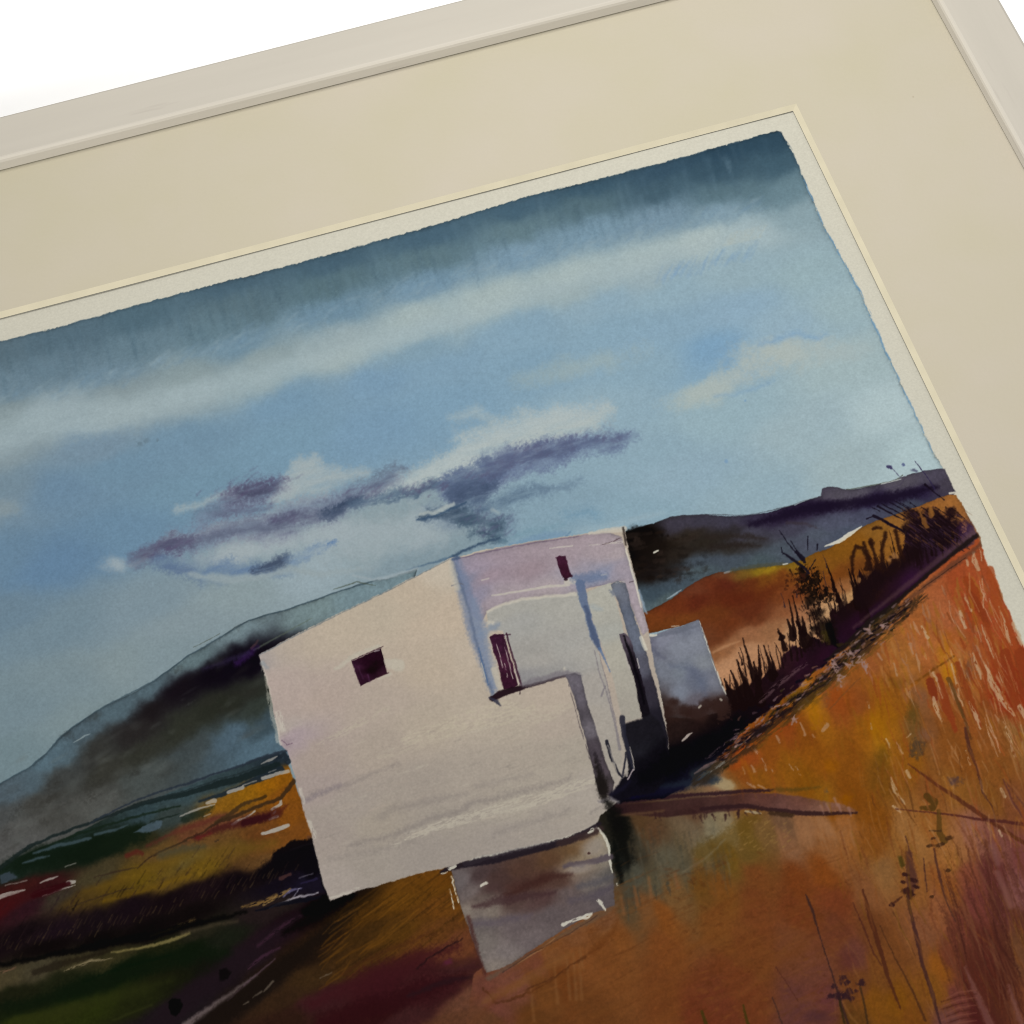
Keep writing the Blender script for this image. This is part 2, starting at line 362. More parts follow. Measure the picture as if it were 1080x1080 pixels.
stroke([(0, 361), (120, 329), (290, 285), (460, 238), (640, 188), (780, 150)], 1.6, (70, 92, 106), .5, .9, wob=3, dry=.46)
# specks in the wash
for (x, y, r) in ((147, 468, 3), (155, 465, 3), (166, 464, 2), (766, 486, 2.0), (786, 422, 1.4)):
    blob(x, y, r, r, 0, (96, 116, 128) if x < 700 else (110, 145, 180), .55, .6)
# small fair clouds
for (x, y, rx, ry, a, col, al) in ((620, 384, 66, 13, -14, (158, 170, 164), .5), (745, 412, 42, 13, -18, (166, 176, 170), .85), (775, 398, 40, 10, -20, (164, 175, 172), .6), (825, 372, 52, 17, -6, (168, 177, 171), .9), (880, 372, 40, 12, -4, (162, 175, 174), .6), (8, 536, 18, 10, 0, (134, 146, 148), .6)):
    blob(x, y, rx, ry, a, col, al, .9, 1.2)
stroke([(800, 362), (830, 352), (862, 358), (870, 352)], [3, 5, 4, 2], (120, 155, 185), .6, 4, wob=4, big=12)
stroke([(752, 420), (790, 410), (815, 398)], [2, 4, 2], (124, 156, 182), .5, 4, wob=4, big=12)
# the long cloud over the house: pale tops
for p, ww, al, so in (([(396, 528), (440, 512), (490, 487), (540, 468), (590, 452), (640, 440)], [16, 28, 36, 36, 32, 14], 1.0, 9),
                      ([(478, 444), (505, 432), (530, 440)], [8, 12, 8], .6, 7), ([(480, 462), (540, 446), (600, 440)], [8, 18, 12], .6, 8),
                      ([(305, 512), (322, 490), (330, 484)], [26, 18, 10], .95, 6), ([(290, 524), (330, 512), (385, 498)], [18, 22, 8], .85, 7), ([(225, 560), (290, 540), (340, 525)], [6, 9, 6], .6, 5), ([(325, 488), (330, 484)], [10, 7], .6, 4),
                      ([(185, 543), (225, 528), (262, 518)], [6, 10, 5], .75, 5), ([(145, 593), (180, 576), (235, 558)], [6, 9, 6], .75, 5)):
    stroke(p, ww, (168, 178, 176) if p[0][0] > 380 else (154, 166, 168), al, so, wob=6, big=24, mod=.35)
stroke([(430, 512), (500, 470), (560, 446), (636, 430)], [12, 20, 24, 12], (168, 179, 179), .8, 11, wob=7, big=26, mod=.3); stroke([(300, 515), (322, 500), (352, 498)], [18, 26, 12], (156, 168, 170), .8, 9, wob=7, big=22, mod=.3)
# the pale underside
for (x, y, rx, ry, a, al) in ((250, 583, 62, 13, -12, .85), (330, 566, 70, 15, -12, .9), (400, 566, 78, 28, -14, .75), (460, 556, 48, 22, -14, .6), (125, 596, 16, 9, 0, .75)):
    blob(x, y, rx, ry, a, (156, 166, 169) if x < 300 else (152, 164, 168), al, .9, 1.2)
# violet shadows, first a thin wet wash under them
for pts_, ww_, cc_, aa_ in (([(160, 586), (220, 566), (300, 550), (370, 530), (420, 508)], [12, 22, 30, 26, 10], (116, 117, 138), .55), ([(215, 548), (260, 524), (300, 512)], [14, 24, 12], (118, 116, 136), .5), ([(170, 590), (215, 600), (265, 600), (300, 596)], [12, 18, 16, 12], (96, 118, 144), .55), ([(450, 548), (500, 535), (530, 555)], [14, 34, 22], (100, 118, 138), .6), ([(475, 512), (540, 492), (610, 470)], [22, 28, 22], (112, 118, 146), .5)):
    stroke(pts_, ww_, cc_, aa_, 9, wob=6, big=22, mod=.35)
for p, ww, col, al, so in (([(150, 587), (170, 580), (208, 570)], [16, 12, 8], (92, 88, 114), .9, 4), ([(165, 582), (206, 570)], [8, 6], (78, 74, 104), .8, 3),
                           ([(206, 570), (240, 560), (290, 552), (330, 545), (355, 536)], [6, 9, 11, 12, 9], (98, 99, 124), .85, 5), ([(290, 550), (320, 544)], [5, 6], (86, 84, 112), .7, 4),
                           ([(240, 529), (265, 516), (292, 510)], [8, 13, 9], (90, 86, 114), .95, 5), ([(255, 520), (285, 512)], [7, 8], (72, 70, 98), .7, 4), ([(222, 545), (260, 538), (285, 533)], [6, 8, 4], (96, 94, 122), .8, 4), ([(205, 545), (230, 540)], [6, 6], (102, 118, 142), .7, 4),
                           ([(345, 541), (372, 528), (400, 512), (432, 494)], [9, 16, 12, 4], (98, 104, 130), .9, 5), ([(345, 543), (380, 530)], [6, 9], (58, 68, 96), .85, 3.5), ([(380, 508), (430, 494)], [4, 4], (104, 112, 132), .6, 4),
                           ([(372, 536), (420, 524), (470, 510), (520, 494)], [5, 8, 10, 14], (84, 100, 126), .95, 3.5),
                           ([(480, 516), (520, 496), (560, 484), (600, 474), (640, 466), (662, 461)], [26, 24, 24, 19, 17, 9], (96, 104, 138), .92, 5), ([(515, 494), (560, 480), (600, 472)], [10, 12, 8], (86, 88, 122), .7, 4), ([(600, 470), (655, 462)], [8, 8], (92, 96, 130), .6, 4),
                           ([(482, 522), (505, 514), (520, 508)], [20, 18, 10], (72, 82, 112), .95, 4), ([(502, 532), (535, 528), (572, 518)], [12, 15, 9], (92, 108, 134), .9, 5), ([(570, 520), (598, 512), (610, 507)], [5, 6, 3], (108, 124, 148), .7, 4),
                           ([(440, 552), (462, 542), (482, 538), (500, 546)], [4, 6, 14, 14], (62, 76, 100), .95, 3), ([(495, 545), (520, 553), (522, 566)], [14, 16, 8], (68, 84, 106), .95, 5), ([(500, 562), (526, 568), (510, 575)], [6, 6, 3], (64, 80, 102), .9, 3.5),
                           ([(528, 568), (560, 560), (590, 552)], [6, 8, 3], (118, 144, 164), .6, 5), ([(600, 545), (625, 540)], [8, 10], (112, 142, 170), .5, 6)):
    stroke(p, [w_ * (1.45 if p[0][0] < 420 else 1.25) for w_ in ww], (col[0] * .92 + 8, col[1] * .95 + 11, col[2] * .92 + 11), al * .92, so * 1.6, wob=6, big=18, tooth=1.2, mod=.5)
    stroke([(x_ + rng.normal(0, 4), y_ + rng.normal(0, 2)) for x_, y_ in p], [w_ * .5 for w_ in ww], (col[0] * .84 + 5, col[1] * .88 + 8, col[2] * .86 + 8), al * .6, so * .7, wob=5, big=18, tooth=1.4, mod=.9)
for x, y in ((245, 521), (262, 512), (280, 508), (300, 549), (165, 583), (190, 576), (560, 474), (600, 466), (640, 462), (500, 506), (540, 490), (380, 520), (505, 548), (515, 560), (430, 520), (450, 515)):
    for k in range(24):
        xx, yy = x + rng.normal(0, 12), y + rng.normal(0, 4)
        stroke([(xx, yy), (xx + rng.uniform(3, 8), yy - rng.uniform(2, 6))], [2.2, .8], (88, 90, 118) if x > 480 else (86, 80, 108), rng.uniform(.1, .32), 1.6)
# blue fringe at the foot of the left cloud
for p, ww, col, al, so in (([(168, 592), (190, 600), (212, 606)], [10, 12, 6], (84, 106, 138), .75, 4), ([(222, 600), (240, 596), (262, 602), (290, 602)], [8, 12, 14, 10], (94, 120, 152), .8, 4),
                           ([(266, 605), (288, 596), (306, 584)], [6, 13, 4], (60, 74, 98), .95, 3), ([(306, 590), (330, 583), (350, 574)], [10, 8, 4], (104, 130, 160), .7, 4), ([(345, 576), (352, 573)], [4, 5], (86, 118, 160), .7, 2)):
    stroke(p, ww, tuple(c_ * .9 + 12 for c_ in col), al, so * 1.3, wob=7, big=18, tooth=1.4, mod=.5)
stroke([(200, 607), (250, 612), (285, 606), (305, 600), (340, 606), (380, 600)], [5, 8, 6, 6, 6, 4], (142, 155, 158), .8, 2.5, wob=5)
# dry wisp running down to the corner of the house, white chip above it
stroke([(443, 543), (462, 540), (478, 531)], [3, 6, 4], (170, 178, 174), .75, 1.6, wob=5)
stroke([(440, 549), (452, 547), (468, 540), (480, 535), (492, 530)], [2, 3, 2, 3, 2], (62, 84, 108), .9, 1.2, wob=4)
stroke([(520, 538), (526, 541)], [4, 3], (146, 160, 164), .8, 2)
stroke([(474, 590), (486, 582), (505, 574), (528, 567)], [4, 3, 2.5, 1.5], (60, 80, 102), .9, 1.4, wob=4)
stroke([(428, 602), (455, 594), (476, 588)], [1.2, 2, 4], (82, 105, 124), .8, 1.2, wob=4)
stroke([(540, 576), (575, 566), (596, 562)], [8, 11, 5], (112, 140, 162), .75, 3, wob=3)
stroke([(594, 567), (602, 560)], [1.5, 1.5], (96, 124, 148), .6, 1)
stroke([(610, 560), (660, 550), (700, 540)], [5, 6, 4], (150, 170, 178), .5, 4)

# ---- 2  hill behind, left -----------------------------------------------------------------------------------------
HILL = [(-900, 1150), (-420, 980), (-200, 890), (-60, 850), (0, 826), (30, 810), (48, 795), (65, 776), (88, 759), (110, 745), (140, 731), (162, 719), (180, 705), (197, 693), (218, 681), (235, 671), (250, 660), (262, 655), (280, 649), (300, 644), (330, 634),
        (360, 623), (382, 615), (398, 612), (410, 610), (440, 600), (430, 640), (330, 720), (310, 800), (180, 850), (60, 910), (0, 925), (-200, 1000), (-420, 1100), (-900, 1300)]
wash(HILL, [(-300, 960, (70, 82, 88)), (-60, 870, (72, 84, 90)), (10, 835, (78, 92, 100)), (30, 826, (76, 92, 100)), (55, 800, (82, 102, 112)), (90, 775, (76, 92, 100)), (120, 750, (80, 98, 106)), (160, 728, (82, 100, 108)), (200, 700, (96, 114, 118)), (250, 668, (108, 125, 130)), (330, 645, (112, 130, 132)), (390, 622, (110, 130, 136)),
 (0, 856, (72, 74, 73)), (40, 845, (68, 68, 64)), (60, 822, (62, 64, 62)), (100, 795, (52, 52, 49)), (140, 770, (40, 37, 36)), (160, 750, (28, 23, 25)), (190, 728, (20, 14, 20)), (220, 713, (14, 9, 17)), (250, 702, (13, 8, 18)), (268, 698, (13, 8, 17)),
 (268, 735, (42, 44, 38)), (230, 748, (40, 42, 34)), (200, 765, (46, 48, 40)), (150, 792, (49, 50, 43)), (110, 812, (54, 54, 48)), (60, 862, (72, 72, 68)), (20, 882, (80, 80, 77)), (100, 848, (78, 79, 75)), (150, 820, (70, 76, 74)), (200, 790, (63, 71, 72)), (250, 777, (74, 93, 105)), (280, 785, (80, 102, 115)), (286, 765, (60, 76, 84)), (272, 752, (50, 56, 50)), (20, 905, (82, 82, 80)), (0, 890, (80, 80, 78)), (-100, 910, (84, 86, 86))],
     2, edge=0.8, wob=1.6, rim=0.42, rimw=1.3, gran=0.10, ratio=0.45, s=7, pw=2.2, wander=7, ang=(.87, -.49))
stroke([(0, 826), (30, 810), (48, 795), (65, 776), (88, 759), (110, 745), (162, 719), (197, 693), (235, 671), (262, 655), (300, 644), (330, 634), (360, 623), (398, 612)], 1.2, (58, 76, 86), .75, .8)
stroke([(352, 622), (376, 614), (396, 618)], [1, 1.5, .8], (78, 88, 78), .7, .7)
stroke([(268, 686), (300, 668), (330, 652)], [2, 1.2, .6], (88, 98, 84), .6, 1)
stroke([(266, 684), (272, 676)], [3, 1.5], (72, 52, 56), .8, 1.2)
stroke([(204, 683), (222, 674), (232, 669)], [.8, 1, .6], (84, 92, 84), .7, .6)
stroke([(250, 700), (266, 688), (272, 682)], [6, 5, 2], (48, 24, 72), .75, 3)
stroke([(215, 706), (240, 697), (262, 689)], [3, 5, 4], (52, 42, 74), .5, 3)
stroke([(372, 607), (394, 612), (420, 606), (440, 600)], [2, 3, 4, 3], (148, 160, 164), .7, 1.6)
stroke([(78, 783), (90, 776), (95, 774)], [.8, 1.6, .6], (125, 138, 140), .85, .6)
for k in range(150):
    x = rng.uniform(0, 285); y = 890 - .55 * x + rng.normal(-22, 26)
    blob(x, y, rng.uniform(4, 14), rng.uniform(2, 5), -30, (44, 42, 38) if rng.random() < .6 else (92, 96, 92), rng.uniform(.08, .22), .8, .9)

# ---- 3  fields at the foot of the hill ------------------------------------------------------------------------------
FIELD = [(-900, 1240), (-420, 1060), (-100, 955), (0, 916), (22, 902), (60, 888), (110, 864), (150, 848), (190, 832), (232, 816), (268, 802), (294, 794), (304, 806), (330, 880), (338, 915), (420, 910), (478, 895), (500, 930), (515, 1000), (525, 1035), (560, 1030), (640, 1500), (640, 2600), (-900, 2600)]
FC = [(-200, 1000, (30, 26, 24)), (-200, 1100, (45, 45, 22)), (-200, 1300, (45, 50, 20)), (100, 1200, (48, 52, 20)), (300, 1180, (50, 26, 24)),
 (20, 915, (24, 36, 28)), (60, 905, (20, 30, 20)), (100, 895, (18, 28, 18)), (60, 892, (30, 44, 40)), (130, 880, (24, 34, 25)), (150, 862, (50, 66, 70)), (200, 836, (54, 70, 74)), (240, 822, (50, 66, 70)), (265, 812, (48, 62, 66)), (280, 806, (34, 44, 52)), (290, 800, (34, 44, 52)),
 (180, 866, (52, 62, 60)), (150, 884, (44, 42, 24)), (170, 896, (92, 68, 34)), (200, 882, (108, 66, 42)), (230, 868, (112, 68, 44)), (220, 890, (96, 66, 34)), (240, 846, (140, 94, 24)), (260, 838, (150, 100, 18)), (285, 826, (156, 98, 14)), (300, 820, (146, 88, 16)), (312, 836, (138, 80, 20)), (312, 862, (134, 78, 22)), (320, 880, (126, 74, 26)), (300, 890, (124, 76, 30)), (270, 880, (112, 66, 30)), (250, 892, (104, 76, 34)), (280, 905, (104, 72, 38)),
 (200, 905, (92, 78, 40)), (210, 918, (116, 88, 24)), (170, 915, (96, 74, 26)), (150, 925, (108, 84, 20)), (190, 928, (90, 68, 26)), (120, 938, (84, 64, 20)), (95, 925, (66, 58, 38)), (60, 950, (56, 48, 38)), (90, 950, (74, 56, 24)), (20, 940, (56, 22, 20)), (50, 938, (50, 18, 20)), (0, 958, (62, 15, 18)), (30, 958, (44, 20, 26)),
 (20, 985, (20, 12, 15)), (60, 978, (26, 16, 22)), (100, 975, (22, 14, 18)), (140, 958, (22, 13, 18)), (180, 948, (18, 10, 14)), (215, 938, (24, 14, 18)), (250, 928, (14, 8, 13)), (290, 912, (12, 8, 12)), (320, 900, (11, 7, 12)), (300, 930, (18, 13, 22)), (320, 928, (22, 18, 32)), (335, 938, (22, 18, 30)), (150, 985, (12, 8, 9)), (50, 1000, (14, 9, 9)), (100, 994, (12, 8, 8)), (200, 970, (15, 10, 10)),
 (10, 1035, (68, 60, 40)), (40, 1024, (64, 58, 42)), (80, 1012, (60, 54, 34)), (120, 1010, (50, 46, 26)), (20, 1050, (36, 38, 20)), (60, 1040, (38, 42, 22)), (80, 1044, (18, 34, 14)), (30, 1062, (24, 34, 15)), (140, 1022, (16, 32, 12)), (200, 1004, (18, 30, 13)), (240, 990, (24, 27, 18)), (170, 1005, (40, 42, 20)), (210, 988, (34, 32, 22)), (30, 1080, (58, 65, 20)), (100, 1064, (52, 60, 18)), (60, 1074, (56, 62, 20)), (150, 1050, (42, 46, 18)), (180, 1035, (32, 34, 16)), (220, 1020, (24, 26, 16)),
 (280, 962, (36, 26, 26)), (300, 955, (34, 26, 24)), (330, 952, (20, 10, 12)), (190, 1062, (34, 19, 34)), (215, 1042, (34, 17, 33)), (250, 1012, (38, 19, 36)), (285, 986, (40, 17, 34)), (310, 968, (24, 10, 16)), (340, 958, (10, 5, 6)), (170, 1080, (35, 22, 34)),
 (360, 956, (34, 22, 10)), (385, 962, (72, 45, 14)), (420, 948, (96, 60, 16)), (440, 935, (104, 64, 18)), (462, 925, (110, 66, 18)), (470, 955, (100, 60, 20)), (380, 985, (62, 40, 16)), (340, 990, (38, 24, 14)), (420, 985, (82, 52, 17)), (455, 985, (92, 55, 24)), (480, 1000, (98, 56, 34)), (310, 1015, (30, 20, 14)), (270, 1050, (28, 20, 16)), (330, 1035, (56, 38, 20)), (300, 1056, (50, 33, 20)), (370, 1018, (66, 42, 18)), (340, 1058, (56, 26, 28)), (400, 1040, (56, 20, 24)), (390, 1070, (46, 17, 17)), (440, 1030, (58, 24, 26)), (460, 1050, (54, 22, 24)), (430, 1070, (60, 30, 30)), (490, 1025, (60, 30, 30)), (500, 1055, (96, 60, 44)), (480, 1075, (88, 54, 36)), (300, 1080, (44, 26, 18))]
FC = [(x_, y_, tuple(c_ * (.72 if g_ >= r_ and y_ > 995 else (.9 if r_ > 100 else 1)) for c_ in (r_, g_, b_)) if not (b_ > g_ + 10 and y_ > 950) else (r_ * .8, g_ * 1.05, b_ * .72)) for x_, y_, (r_, g_, b_) in FC]
wash(FIELD, FC, 5, edge=1.0, wob=2.0, gran=0.16, ratio=0.36, s=5.5, pw=2.4, wander=5, ang=(.92, -.39))
FIELD_D = (.92, -.39)
# dry brushed line work where hill meets field
for p, ww, col, al in (([(0, 915), (30, 893), (60, 880), (110, 862), (150, 848), (200, 836), (250, 822), (292, 808)], [5, 4, 3, 3, 5, 6, 7, 9], (24, 34, 34), .85), ([(95, 868), (130, 850), (160, 838), (200, 826), (240, 812), (290, 795), (303, 792)], [1.5, 2, 2, 2.4, 2.6, 3, 3], (40, 48, 58), .85),
                       ([(150, 848), (200, 832), (240, 820), (282, 806)], [1, 1.2, 1.6, 2], (34, 44, 46), .8), ([(40, 896), (80, 880), (140, 862), (190, 850)], [2, 3, 2.5, 2], (22, 34, 24), .8), ([(142, 877), (165, 866), (190, 858)], [2, 2, 1], (24, 34, 28), .8),
                       ([(210, 846), (240, 836), (268, 824), (296, 812)], [2, 5, 6, 8], (30, 40, 48), .9), ([(292, 800), (300, 796), (304, 804)], [3, 5, 6], (30, 38, 46), .9)):
    stroke(p, ww, col, al, 1.0, wob=2.5)
blob(40, 905, 46, 13, -18, (16, 27, 17), .9, .6, .8); blob(105, 893, 42, 13, -18, (15, 25, 15), .9, .6, .8); blob(130, 885, 30, 10, -22, (18, 28, 17), .85, .6, .8)
stroke([(195, 864), (212, 858), (224, 852)], [8, 9, 4], (26, 36, 26), .7, 3)
for p, ww in (([(24, 910), (40, 905), (52, 903)], [1.5, 3, 1]), ([(35, 900), (60, 892), (95, 884)], [2, 4, 3]), ([(100, 880), (120, 876), (135, 870)], [3, 3, 1])): stroke(p, ww, (62, 78, 84), .8, 1.2)
wash([(142, 878), (152, 872), (165, 866), (172, 867), (170, 873), (158, 878)], (70, 86, 96), None, edge=1.2, wob=4, alpha=.85); wash([(0, 922), (10, 919), (18, 925), (8, 930), (0, 932)], (58, 68, 78), None, edge=1.2, wob=4, alpha=.8)
P2 = (156, 151, 142)
for p, ww, al in (([(0, 946), (12, 942), (26, 938)], [5, 4, 1.5], .8), ([(42, 931), (52, 927), (61, 924)], [1.4, 2.6, 1], .75), ([(68, 914), (80, 910)], [1, 1.4], .5), ([(45, 945), (62, 939), (79, 934)], [.9, 1.8, 1], .8), ([(34, 943), (48, 938), (58, 936)], [1, 1.5, 1], .5), ([(72, 931), (78, 930)], [5, 4], .85), ([(5, 934), (28, 928)], [1, 1.4], .5),
                  ([(190, 861), (210, 853), (226, 849)], [1.4, 2.4, 1.4], .7), ([(219, 847), (226, 845)], [3, 5], .75), ([(241, 836), (256, 831)], [4, 4], .8), ([(256, 829), (270, 824)], [1.5, 1.2], .6), ([(277, 821), (290, 817), (304, 814)], [4, 3.5, 4], .8), ([(276, 806), (286, 801), (292, 798)], [1, 3, 1], .7), ([(283, 815), (291, 812)], [1, 1], .5),
                  ([(245, 870), (252, 865), (258, 863)], [2.6, 3, 1.6], .85), ([(259, 863), (265, 859), (269, 856)], [2, 1.6, 2], .85), ([(287, 854), (296, 849), (296, 845)], [2.5, 3.5, 2], .85), ([(289, 858), (291, 856)], [2, 2], .85), ([(284, 864), (293, 861)], [2, 3], .85), ([(277, 880), (290, 876), (304, 871)], [3, 4.4, 4], .92), ([(307, 897), (320, 892), (333, 889)], [2.6, 2, 2], .75), ([(215, 861), (222, 859)], [1, 1], .6)):
    stroke(p, ww, P2, al, .7, wob=2)
# yellow and russet strokes
for p, ww, col, al, so in (([(155, 893), (180, 880), (215, 868), (238, 860)], [3, 4, 5, 3], (92, 42, 34), .6, 2.5), ([(135, 902), (146, 898), (150, 900)], [6, 5, 3], (84, 34, 26), .8, 2), ([(228, 868), (258, 848), (272, 844)], [4, 4, 3], (62, 44, 26), .85, 1.2), ([(145, 916), (160, 903), (185, 892), (215, 877), (234, 866), (268, 853), (296, 842), (310, 824)], [1.6, 2, 2, 2.2, 4, 3, 4, 5], (54, 38, 24), .85, 1.0),
                           ([(206, 884), (232, 874), (262, 866), (292, 858)], [5, 7, 9, 10], (64, 24, 24), .75, 3), ([(258, 868), (275, 864), (284, 860)], [8, 8, 4], (48, 14, 20), .85, 2), ([(296, 856), (302, 850)], [6, 3], (80, 34, 20), .7, 2), ([(274, 843), (280, 840)], [4, 4], (62, 42, 18), .9, 1), ([(208, 884), (222, 880)], [3, 2], (100, 30, 30), .7, 2), ([(228, 888), (231, 886)], [2, 2], (60, 44, 30), .8, 1),
                           ([(170, 903), (195, 896), (215, 893)], [8, 10, 5], (72, 66, 46), .8, 4), ([(90, 940), (140, 924), (190, 905), (240, 898), (290, 890)], [3, 8, 9, 12, 8], (104, 78, 24), .5, 6), ([(110, 950), (150, 940), (200, 924)], [3, 5, 5], (112, 84, 18), .6, 3), ([(70, 958), (110, 944), (140, 936)], [1, 1.6, 1], (52, 38, 26), .7, 1), ([(100, 925), (130, 918), (144, 915)], [1, 2, 1], (52, 38, 28), .7, 1),
                           ([(0, 958), (20, 948), (40, 942)], [16, 14, 5], (60, 18, 19), .5, 4), ([(36, 944), (60, 937), (72, 932)], [7, 8, 5], (48, 10, 15), .9, 1.4), ([(300, 890), (312, 880), (318, 868)], [10, 12, 8], (112, 66, 24), .5, 6), ([(325, 884), (335, 884)], [4, 3], (96, 60, 38), .8, 1)):
    stroke(p, ww, col, al, so, wob=3)
# dark hedgerow band, with grasses picked out along its foot
stroke([(296, 906), (312, 896), (334, 892)], [18, 20, 12], (11, 8, 12), .95, 1.6, wob=5); stroke([(276, 922), (300, 910), (330, 906)], [14, 22, 22], (12, 8, 13), .9, 4, wob=4)
blob(330, 915, 14, 14, 0, (12, 9, 14), .95, .5, .6)
for p, ww in (([(332, 896), (338, 910), (341, 926), (346, 944)], [5, 6, 7, 5]),): stroke(p, ww, (14, 12, 18), .95, 1.4, wob=5)
for k in range(170):
    x = rng.uniform(-10, 320); y = 1002 - .235 * x + rng.normal(0, 5) - (8 if x > 200 else 0)
    L = rng.uniform(4, 10)
    stroke([(x, y), (x + L * .55, y - L)], [1.2, .5], [(94, 74, 44), (110, 90, 54), (60, 44, 30), (20, 12, 12)][rng.integers(4)], rng.uniform(.06, .34), .9)
for k in range(120):
    x = rng.uniform(0, 260); y = 985 - .24 * x + rng.normal(-6, 10); L = rng.uniform(6, 16)
    stroke([(x, y), (x + L * .6, y - L * .9)], [1.6, .6], [(10, 6, 8), (36, 22, 28), (42, 28, 30)][rng.integers(3)], rng.uniform(.1, .35), 1)
stroke([(160, 987), (185, 979), (205, 971)], [2, 4, 3], (118, 96, 48), .6, 2, dry=.45); stroke([(255, 957), (278, 952), (292, 945)], [2, 5, 4], (136, 104, 54), .75, 1.6, dry=.4); stroke([(278, 955), (300, 942), (306, 938)], [2, 4, 2], (150, 120, 70), .7, 1, dry=.45)
for p, ww, col, al in (([(284, 958), (310, 948), (336, 942)], [1, 2.4, 1.4], (176, 170, 176), .7), ([(300, 946), (306, 940), (318, 938)], [1.2, 3, 1], (120, 114, 150), .6), ([(310, 946), (316, 938)], [1.2, 1.2], (150, 146, 160), .7), ([(296, 927), (306, 923)], [4, 3], (72, 46, 44), .8), ([(316, 926), (330, 922)], [1, 1], (110, 104, 116), .6), ([(318, 932), (334, 928)], [2, 3], (38, 32, 58), .8), ([(270, 961), (300, 953), (342, 946)], [2, 4, 4], (14, 14, 22), .9)):
    stroke(p, ww, col, al, .9, wob=3)
stroke([(0, 1018), (60, 1006), (110, 996), (160, 987), (200, 977), (260, 962)], [4, 6, 9, 8, 7, 3], (9, 8, 7), .9, 1.8, wob=4)
stroke([(36, 1026), (60, 1018), (90, 1010), (118, 1003)], [7, 8, 5, 2], (26, 20, 14), .6, 2); stroke([(68, 1024), (95, 1014), (120, 1011)], [2, 3.5, 1], (134, 120, 90), .7, 1.2, dry=.4); stroke([(118, 1005), (150, 1000), (178, 993), (200, 985)], [1.4, 2.6, 4, 3], (122, 110, 66), .8, 1.4)
stroke([(192, 985), (230, 975), (250, 972)], [4, 3, 2], (80, 68, 50), .5, 3); stroke([(0, 1026), (16, 1021)], [3, 2], (120, 86, 66), .6, 1.5, dry=.4)
# green bands
stroke([(-20, 1068), (40, 1055), (90, 1040), (140, 1022), (190, 1010), (240, 1004)], [6, 9, 20, 22, 18, 10], (14, 23, 11), .8, 6, wob=3, big=8); stroke([(88, 1036), (130, 1020), (180, 1008)], [1, 3, 3], (10, 22, 10), .7, 2)
stroke([(20, 1078), (80, 1062), (150, 1044), (180, 1034)], [12, 12, 10, 4], (44, 48, 18), .5, 7); stroke([(120, 1076), (160, 1060)], [2, 2], (56, 60, 24), .4, 2)
# purple lane with bushes and pale verge
stroke([(160, 1090), (200, 1052), (240, 1022), (280, 990), (320, 964)], [26, 26, 20, 14, 8], (30, 20, 25), .8, 8, wob=4, big=8)
stroke([(272, 998), (300, 976), (320, 965)], [3, 4, 2], (66, 38, 54), .6, 2, dry=.4); stroke([(262, 1022), (275, 1010), (295, 1000)], [2, 4, 2], (74, 44, 62), .6, 1.6, dry=.35)
stroke([(196, 1082), (222, 1064), (250, 1044), (270, 1030)], [8, 6, 4, 2], (112, 98, 96), .75, 2.2, wob=3); stroke([(240, 1056), (262, 1036), (290, 1012)], [1.5, 2.5, 1], (110, 86, 100), .6, 1.2)
wash([(178, 1056), (182, 1053), (190, 1054), (193, 1060), (190, 1068), (186, 1072), (180, 1070)], (9, 9, 8), None, edge=1, wob=4); wash([(231, 1024), (240, 1021), (244, 1026), (240, 1033), (232, 1034)], (11, 9, 9), None, edge=1.4, wob=4, alpha=.92)
stroke([(322, 962), (345, 953), (372, 945)], [10, 18, 8], (8, 5, 6), .95, 2.5, wob=3); stroke([(300, 984), (330, 968), (360, 955)], [6, 12, 8], (10, 6, 6), .85, 4)
stroke([(215, 1085), (260, 1052), (300, 1020), (345, 984), (372, 962)], [22, 22, 18, 14, 8], (24, 17, 13), .85, 5, wob=3)
for p, ww in (([(257, 1060), (262, 1057)], [1, 2]), ([(267, 1052), (276, 1046)], [1, 1.6]), ([(278, 1046), (288, 1036)], [1, 3]), ([(338, 1032), (350, 1026)], [1, 1.4])): stroke(p, ww, (120, 108, 92), .55, 1.1)
# combed strokes down the ochre bank
scatter(260, 330, 925, 485, 1045, .72, -.55, 18, 52, .8, 2.6, [(56, 36, 12), (128, 82, 24), (40, 26, 12), (112, 70, 18)], (.12, .42), 12, [(365, 955), (430, 935), (476, 920), (484, 960), (495, 990), (400, 1030), (320, 1050), (270, 1060)], 1.2, .06)
# madder foot of the bank
for p, ww, col, al, so in (([(330, 1060), (390, 1032), (440, 1012), (480, 1000)], [10, 22, 20, 8], (60, 22, 26), .75, 7), ([(340, 1078), (400, 1060), (450, 1042), (490, 1030)], [14, 22, 18, 6], (46, 14, 18), .75, 6), ([(440, 1022), (470, 1000), (487, 991)], [2, 2, 1], (36, 18, 20), .8, 1.2), ([(430, 1050), (470, 1036), (508, 1028)], [4, 6, 4], (40, 20, 24), .8, 2.5), ([(362, 1026), (420, 996), (460, 985)], [4, 4, 2], (66, 34, 20), .5, 4)):
    stroke(p, ww, col, al, so, wob=4, big=8)
blob(472, 1015, 6, 4, -20, (84, 34, 52), .8, .6)

P2 = 'P'
